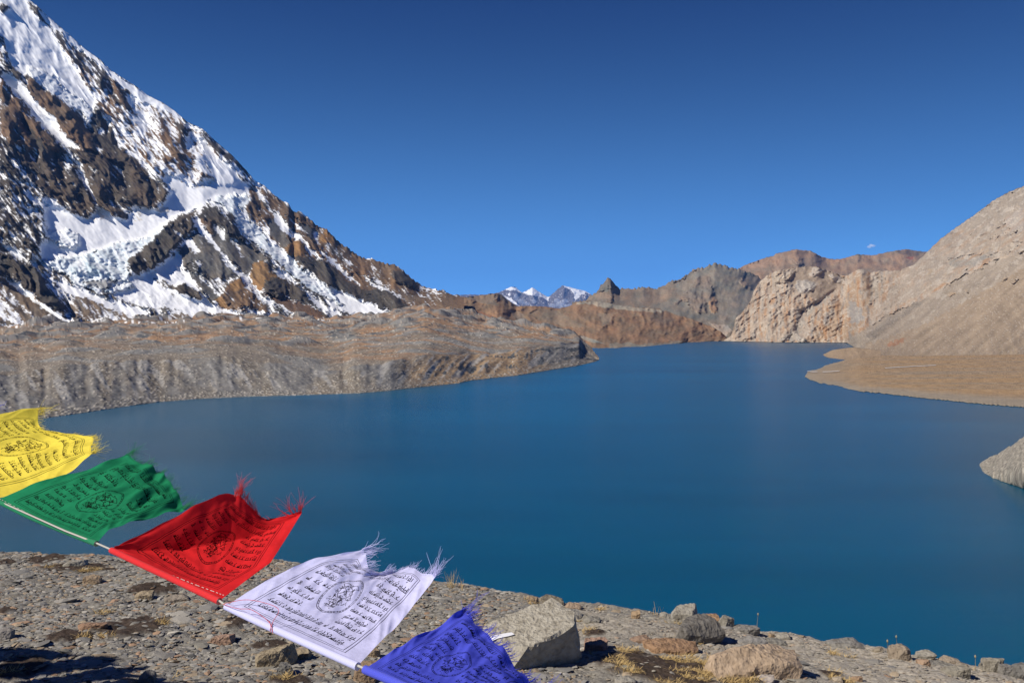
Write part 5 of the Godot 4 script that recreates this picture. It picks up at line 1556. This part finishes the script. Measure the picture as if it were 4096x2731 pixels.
func make_ink(seed_: int) -> ImageTexture:
	var size := 900
	var img := Image.create(size, size, false, Image.FORMAT_RGB8)
	# worn cloth: uneven dye and a faint weave
	for j in size:
		for i in size:
			var v := 0.965 + n_soft.get_noise_2d(i * 0.008 + seed_, j * 0.008) * 0.05 + n_soft.get_noise_2d(i * 0.03, j * 0.03 + seed_) * 0.03 + (0.02 if (i + j) % 2 == 0 else 0.0)
			img.set_pixel(i, j, Color(v, v, v))
	var rng := RandomNumberGenerator.new()
	rng.seed = seed_
	ink_seed = seed_
	var blk := Color(0.13, 0.11, 0.12)
	var gl := glyphs()
	# frame: a double rule
	for m in [[0.085, 1.6], [0.1, 0.9]]:
		var a: float = m[0] * size
		var b: float = (1.0 - m[0]) * size
		stroke(img, [[a, a], [b, a], [b, b], [a, b], [a, a]], 0, 0, 1, 1, m[1], blk)
	# lines of script, the tops towards the string
	var rows := 11
	for k in rows:
		var y := lerpf(0.145, 0.855, float(k) / (rows - 1)) * size
		var x := 0.13 * size
		var end := 0.875 * size
		var syl := 0
		while x < end:
			var gw := rng.randf_range(19.0, 24.0)
			var mid := absf(y / size - 0.5) < 0.215 and x > 0.315 * size and x < 0.665 * size
			if mid:
				x = 0.67 * size
				continue
			var g: Array = gl[rng.randi() % gl.size()]
			for q in g:
				stroke(img, q, x, y, gw * 0.86, 25.0, 2.1, blk)
			if rng.randf() < 0.3:
				stroke(img, gl[rng.randi() % 4][1], x, y + 24.0, gw * 0.7, 12.0, 1.9, blk)
			x += gw + 1.5
			syl += 1
			if rng.randf() < 0.42:
				dab(img, x + 1.0, y + 1.0, 2.3, blk)
				x += 8.0
			if rng.randf() < 0.07:
				stroke(img, [[0, 0], [0, 1]], x + 3.0, y, 1, 26.0, 2.0, blk)
				x += 13.0
			if rng.randf() < 0.03: x += 24.0
	# the medallion: oval halo, seated figure, lotus petals
	var cx := 0.49 * size
	var cy := 0.5 * size
	for rr in [[0.155, 0.185, 1.6], [0.142, 0.172, 1.0]]:
		var pts := []
		for k in 61:
			pts.append([cx + cos(TAU * k / 60.0) * rr[0] * size, cy + sin(TAU * k / 60.0) * rr[1] * size])
		stroke(img, pts, 0, 0, 1, 1, rr[2], blk)
	for k in 46:
		var a := TAU * k / 46.0
		var pts := []
		for m in 7:
			var t := TAU * m / 6.0
			pts.append([cx + cos(a) * 0.149 * size + cos(t) * 5.0, cy + sin(a) * 0.179 * size + sin(t) * 5.0])
		if k % 5 != 0: stroke(img, pts, 0, 0, 1, 1, 1.0, blk)
	var fig := [
		[[-0.3, -0.35], [-0.34, -0.6], [-0.15, -0.85], [0.15, -0.85], [0.34, -0.6], [0.3, -0.35], [0.1, -0.2], [-0.1, -0.2], [-0.3, -0.35]],
		[[-0.1, -0.2], [-0.5, 0.0], [-0.65, 0.4], [-0.4, 0.5], [0.0, 0.35], [0.4, 0.5], [0.65, 0.4], [0.5, 0.0], [0.1, -0.2]],
		[[-0.9, 0.75], [-0.5, 0.55], [0.0, 0.7], [0.5, 0.55], [0.9, 0.75], [0.5, 0.9], [0.0, 0.82], [-0.5, 0.9], [-0.9, 0.75]],
		[[-0.5, 0.0], [-0.2, 0.2], [0.2, 0.2], [0.5, 0.0]], [[-0.3, 0.1], [0.0, 0.4], [0.3, 0.1]],
	]
	for q in fig: stroke(img, q, cx, cy, 0.105 * size, 0.13 * size, 1.7, blk)
	for k in 150:
		var a := rng.randf() * TAU
		var rd := sqrt(rng.randf())
		var qx := cx + cos(a) * rd * 0.10 * size
		var qy := cy + sin(a) * rd * 0.13 * size
		var pts := []
		for m in 5: pts.append([qx + rng.randfn() * 7.0, qy + rng.randfn() * 7.0])
		if k % 2 == 0: stroke(img, pts, 0, 0, 1, 1, 0.9, blk)
	for k in 60:
		var qx := cx + rng.randfn() * 0.03 * size
		var qy := cy - 0.085 * size + rng.randfn() * 0.025 * size
		dab(img, qx, qy, rng.randf_range(2.0, 5.0), blk)
	img.generate_mipmaps()
	return ImageTexture.create_from_image(img)

func cloth_mat(c: Color, printed: bool) -> StandardMaterial3D:
	var key := str(c) + str(printed)
	if flag_mats.has(key): return flag_mats[key]
	var m := StandardMaterial3D.new()
	m.albedo_color = c.linear_to_srgb()
	if printed: m.albedo_texture = inks[flag_mats.size() % 3]
	m.roughness = 0.8
	m.metallic_specular = 0.2
	m.cull_mode = BaseMaterial3D.CULL_DISABLED
	m.backlight_enabled = true
	m.backlight = Color(0.7, 0.7, 0.7)
	if printed:
		m.normal_enabled = true
		m.normal_texture = noise_image(0.5, 12, 256, 1.5)
		m.normal_scale = 0.25
	m.resource_name = "flag_cloth"
	flag_mats[key] = m
	return m

func cat(a, b, c, d, t: float):
	return 0.5 * ((2.0 * b) + (c - a) * t + (2.0 * a - 5.0 * b + 4.0 * c - d) * t * t + (3.0 * b - a - 3.0 * c + d) * t * t * t)

func along(pts: Array, s: float):
	var n := pts.size() - 1
	var f := clampf(s, 0, 1) * n
	var i := mini(int(f), n - 1)
	return cat(pts[maxi(i - 1, 0)], pts[i], pts[i + 1], pts[mini(i + 2, n)], f - i)

func tube(st: SurfaceTool, path: Array, rad: float, sides: int, taper := 1.0) -> void:
	var rings := []
	var n := path.size()
	for i in n:
		var dir: Vector3 = (path[mini(i + 1, n - 1)] - path[maxi(i - 1, 0)]).normalized()
		var sd := dir.cross(Vector3(0.3, 0.9, 0.2)).normalized()
		var up := sd.cross(dir)
		var ring := []
		var rr := rad * lerpf(1.0, taper, float(i) / (n - 1))
		for k in sides:
			var a := TAU * k / sides
			ring.append([path[i] + (sd * cos(a) + up * sin(a)) * rr, sd * cos(a) + up * sin(a)])
		rings.append(ring)
	for i in n - 1:
		for k in sides:
			var k2 := (k + 1) % sides
			for q in [rings[i][k], rings[i][k2], rings[i + 1][k], rings[i][k2], rings[i + 1][k2], rings[i + 1][k]]:
				st.set_normal(q[1])
				st.add_vertex(q[0])

# curves run from one end of the string edge to the other, each further from the string
func flag(color: Color, label: String, curves: Array, uvs: Array, smooth_across: bool, wave: float, seed_: int, fringe_from := 0.0) -> Node3D:
	var rng := RandomNumberGenerator.new()
	rng.seed = seed_
	var nu := 60
	var nv := 60
	var p := PackedVector3Array()
	var uv := PackedVector2Array()
	p.resize((nu + 1) * (nv + 1))
	uv.resize((nu + 1) * (nv + 1))
	for i in nu + 1:
		var s := float(i) / nu
		var col := []
		var cuv := []
		for k in curves.size():
			col.append(along(curves[k], s))
			cuv.append(along(uvs[k], s))
		for j in nv + 1:
			var t := float(j) / nv
			var f := t * (curves.size() - 1)
			var a := mini(int(f), curves.size() - 2)
			var pt: Vector3
			if smooth_across: pt = along(col, t)
			else:
				var ft := f - a
				pt = col[a].lerp(col[a + 1], ft)
			var q: Vector2 = cuv[a].lerp(cuv[a + 1], f - a)
			var rip := n_soft.get_noise_2d(s * 5.0 + seed_, t * 3.5) * wave * t + n_soft.get_noise_2d(s * 13.0 + seed_, t * 6.0) * wave * 0.22 * t - absf(n_soft.get_noise_2d(s * 7.0 + t * 3.0 + seed_, t * 2.0 - s)) * 0.0035 * smoothstep(0.0, 0.4, t)
			pt += Vector3(0.25, 0.85, 0.3) * rip
			p[j * (nu + 1) + i] = pt
			uv[j * (nu + 1) + i] = q
	var root := Node3D.new()
	put(root, "prayer_flag")
	root.position = p[nu / 2]
	for i in p.size(): p[i] -= root.position
	tag(root, label, "prayer flag", "prayer flags on the string")
	mesh_node(grid_mesh(p, PackedColorArray(), nu + 1, nv + 1, false, uv), cloth_mat(color, true), "cloth", root)
	# the sewn sleeve that holds the string
	var st := SurfaceTool.new()
	st.begin(Mesh.PRIMITIVE_TRIANGLES)
	var path := []
	for i in 25: path.append(p[int(i * nu / 24.0)] + Vector3(0, -0.001, 0))
	tube(st, path, 0.0055, 10)
	var hem := mesh_node(st.commit(), cloth_mat(color, false), "hem", root)
	st = SurfaceTool.new()
	st.begin(Mesh.PRIMITIVE_TRIANGLES)
	for k in 34:
		var i0 := int(nu * k / 34.0)
		var q0 := p[2 * (nu + 1) + i0] + Vector3(0, 0.0012, 0.0008)
		var q1 := p[2 * (nu + 1) + mini(i0 + 1, nu)] + Vector3(0, 0.0012, 0.0008)
		tube(st, [q0, q0.lerp(q1, 0.5) + Vector3(0, 0.0004, 0), q1], 0.00045, 4)
	mesh_node(st.commit(), cloth_mat(Color(0.75, 0.75, 0.72), false), "stitching", hem)
	if fringe_from < 1.0:
		st = SurfaceTool.new()
		st.begin(Mesh.PRIMITIVE_TRIANGLES)
		for k in 260:
			var first := int(fringe_from * nu)
			var i := first + rng.randi() % (nu + 1 - first)
			var corner := k < 60
			if corner: i = (first + rng.randi() % 5) if k % 2 == 0 else nu - rng.randi() % 5
			var e := p[nv * (nu + 1) + i]
			var dir := (e - p[(nv - 4) * (nu + 1) + i]).normalized()
			var l := rng.randf_range(0.006, 0.024) * (2.3 if corner else 1.0)
			var a := e
			var th := [e - dir * 0.004]
			for g in 5:
				dir = (dir + Vector3(rng.randfn(), rng.randfn() + 0.06, rng.randfn()) * (0.24 if corner else 0.13)).normalized()
				a += dir * l / 5.0
				th.append(a)
			tube(st, th, 0.00045, 3, 0.4)
		var fr := mesh_node(st.commit(), cloth_mat(color, false), "fringe", root)
		fr.set_meta("kind", "stuff")
	return root

func fl(a: Array) -> Array:      # [x, y, distance, ...] on the full sheet -> places
	var out := []
	for i in range(0, a.size(), 3):
		var q := sp("f", a[i], a[i + 1])
		out.append(at(q.x, q.y, a[i + 2]))
	return out

func square(rows: int, flip := false) -> Array:
	var out := []
	for k in rows:
		var v := float(k) / (rows - 1)
		out.append([Vector2(1.0 if flip else 0.0, v), Vector2(0.0 if flip else 1.0, v)])
	return out

func flags() -> void:
	for k in 3: inks.append(make_ink(7 + k * 5))
	var white := Color(0.69, 0.69, 1.0)
	var red := Color(0.76, 0.022, 0.026)
	var green := Color(0.014, 0.235, 0.10)
	var yellow := Color(0.92, 0.74, 0.09)
	var blue := Color(0.085, 0.105, 0.70)
	var string := fl([1080, 1640, 0.92, 1000, 1605, 0.96, 900, 1560, 1.02, 838, 1534, 1.055, 822, 1527, 1.07, 690, 1468, 1.15, 520, 1390, 1.26, 504, 1378, 1.28, 420, 1338, 1.35, 256, 1261, 1.49, 222, 1246, 1.53, 150, 1218, 1.60, -8, 1147, 1.80, -120, 1100, 1.99])
	var wf := flag(white, "white prayer flag with a frayed outer edge", [
		fl([520, 1390, 1.26, 600, 1428, 1.205, 690, 1468, 1.15, 822, 1527, 1.07]), fl([612, 1330, 1.31, 700, 1378, 1.26, 790, 1420, 1.22, 880, 1465, 1.14]),
		fl([720, 1282, 1.37, 790, 1318, 1.33, 860, 1355, 1.30, 938, 1405, 1.22]), fl([836, 1258, 1.42, 858, 1312, 1.36, 930, 1303, 1.40, 1000, 1322, 1.30])], square(4), true, 0.006, 3)
	var ths := SurfaceTool.new()
	ths.begin(Mesh.PRIMITIVE_TRIANGLES)
	for q in [[512, 1386, 1.255, 560, 1376, 1.25, 605, 1382, 1.22, 640, 1398, 1.19, 628, 1424, 1.185, 620, 1446, 1.18], [512, 1386, 1.255, 545, 1396, 1.23, 575, 1398, 1.22, 600, 1412, 1.20, 622, 1432, 1.185, 626, 1452, 1.178], [618, 1424, 1.188, 622, 1436, 1.183, 621, 1450, 1.18]]:
		var pts := fl(q)
		var path := []
		for k in 25: path.append(along(pts, k / 24.0) - wf.position)
		tube(ths, path, 0.0005, 3)
	var thm := cloth_mat(Color(0.70, 0.10, 0.12), false)
	mesh_node(ths.commit(), thm, "thread", wf).set_meta("label", "thin red thread knotted round the hem")
	flag(green, "green prayer flag between the yellow and red flags", [
		fl([-8, 1147, 1.80, 70, 1185, 1.71, 150, 1218, 1.62, 222, 1246, 1.53]), fl([90, 1105, 1.84, 150, 1150, 1.76, 215, 1185, 1.69, 262, 1208, 1.61]),
		fl([190, 1078, 1.89, 245, 1112, 1.80, 300, 1155, 1.73, 335, 1190, 1.68]), fl([292, 1040, 1.95, 345, 1070, 1.90, 392, 1105, 1.85, 425, 1165, 1.75])], square(4, true), true, 0.012, 5)
	flag(red, "red prayer flag folded over on itself", [
		fl([256, 1261, 1.49, 330, 1296, 1.42, 420, 1338, 1.35, 504, 1378, 1.28]), fl([259, 1259, 1.493, 390, 1290, 1.47, 510, 1310, 1.43, 622, 1288, 1.43]),
		fl([262, 1256, 1.495, 380, 1263, 1.55, 500, 1246, 1.61, 600, 1224, 1.66, 694, 1174, 1.72]),
		fl([264, 1254, 1.50, 400, 1185, 1.58, 490, 1138, 1.63, 540, 1132, 1.66, 572, 1156, 1.67, 610, 1188, 1.69, 692, 1172, 1.72])],
		[[Vector2(0, 0), Vector2(1, 0)], [Vector2(0, 0), Vector2(1, 0.5)], [Vector2(0, 0), Vector2(1, 1)], [Vector2(0, 0), Vector2(0, 0.5), Vector2(0, 1), Vector2(0.5, 1), Vector2(1, 1)]], false, 0.004, 8, 0.5)
	var yc := [fl([-180, 965, 2.12, -170, 1010, 2.1, -160, 1060, 2.1, -100, 1100, 1.95, -12, 1144, 1.80]), fl([-100, 965, 2.14, -80, 990, 2.12, -40, 1040, 2.1, 0, 1085, 1.98, 60, 1128, 1.84]),
		fl([-20, 954, 2.15, 0, 985, 2.14, 50, 1021, 2.12, 70, 1062, 2.0, 110, 1108, 1.88]), fl([40, 942, 2.16, 60, 975, 2.15, 130, 1012, 2.12, 135, 1045, 2.03, 165, 1078, 1.93]),
		fl([88, 936, 2.17, 100, 985, 2.15, 206, 1000, 2.1, 209, 1022, 2.05, 210, 1045, 1.98])]
	flag(yellow, "yellow prayer flag doubled over at the left edge", yc, square(5, true), true, 0.006, 9)
	flag(blue, "blue prayer flag at the bottom edge in front of the boulder", [
		fl([838, 1534, 1.055, 900, 1560, 1.02, 1000, 1605, 0.96, 1080, 1640, 0.92]), fl([905, 1490, 1.10, 970, 1525, 1.07, 1050, 1565, 1.02, 1130, 1600, 0.98]),
		fl([985, 1445, 1.15, 1040, 1480, 1.12, 1110, 1530, 1.07, 1190, 1590, 1.03]), fl([1062, 1400, 1.20, 1112, 1442, 1.17, 1172, 1512, 1.12, 1245, 1600, 1.08])], square(4), true, 0.008, 11)
	# the string goes on to the left, out of the picture
	var names := ["blue", "white", "red", "green", "yellow"]
	var cols := [blue, white, red, green, yellow]
	var start := at(sp("f", -240, 1050).x, sp("f", -240, 1050).y, 2.28) + Vector3(-0.1, 0.0, -0.06)
	string.append(start)
	var run := Vector3(-0.91, 0.02, -0.38).normalized()
	for k in 8:
		var a := start + run * (0.33 * k + 0.02)
		var b := a + run * 0.29
		string.append(a)
		string.append(b)
		var out := Vector3(0.26, 0.14, -0.13)
		var rows := []
		for v in 4:
			var f := v / 3.0
			var l := []
			for u in 4:
				var g := u / 3.0
				l.append(b.lerp(a, 1.0 - g) + out * f * (1.0 + 0.15 * sin(k * 2.1 + g * 3.0)) + Vector3(0, 0.03 * sin(f * 4.0 + g * 5.0 + k) * f, 0))
			rows.append(l)
		flag(cols[k % 5], "%s prayer flag further along the string beyond the left edge%s" % [names[k % 5], "" if k < 5 else ", second of its colour"], rows, square(4), true, 0.01, 30 + k)
	var st := SurfaceTool.new()
	st.begin(Mesh.PRIMITIVE_TRIANGLES)
	tube(st, string, 0.0018, 6)
	var rope := matte(Color(0.72, 0.70, 0.66), 0.9)
	rope.vertex_color_use_as_albedo = false
	var ro := mesh_node(st.commit(), rope, "string")
	tag(ro, "thin white string carrying the prayer flags", "string")
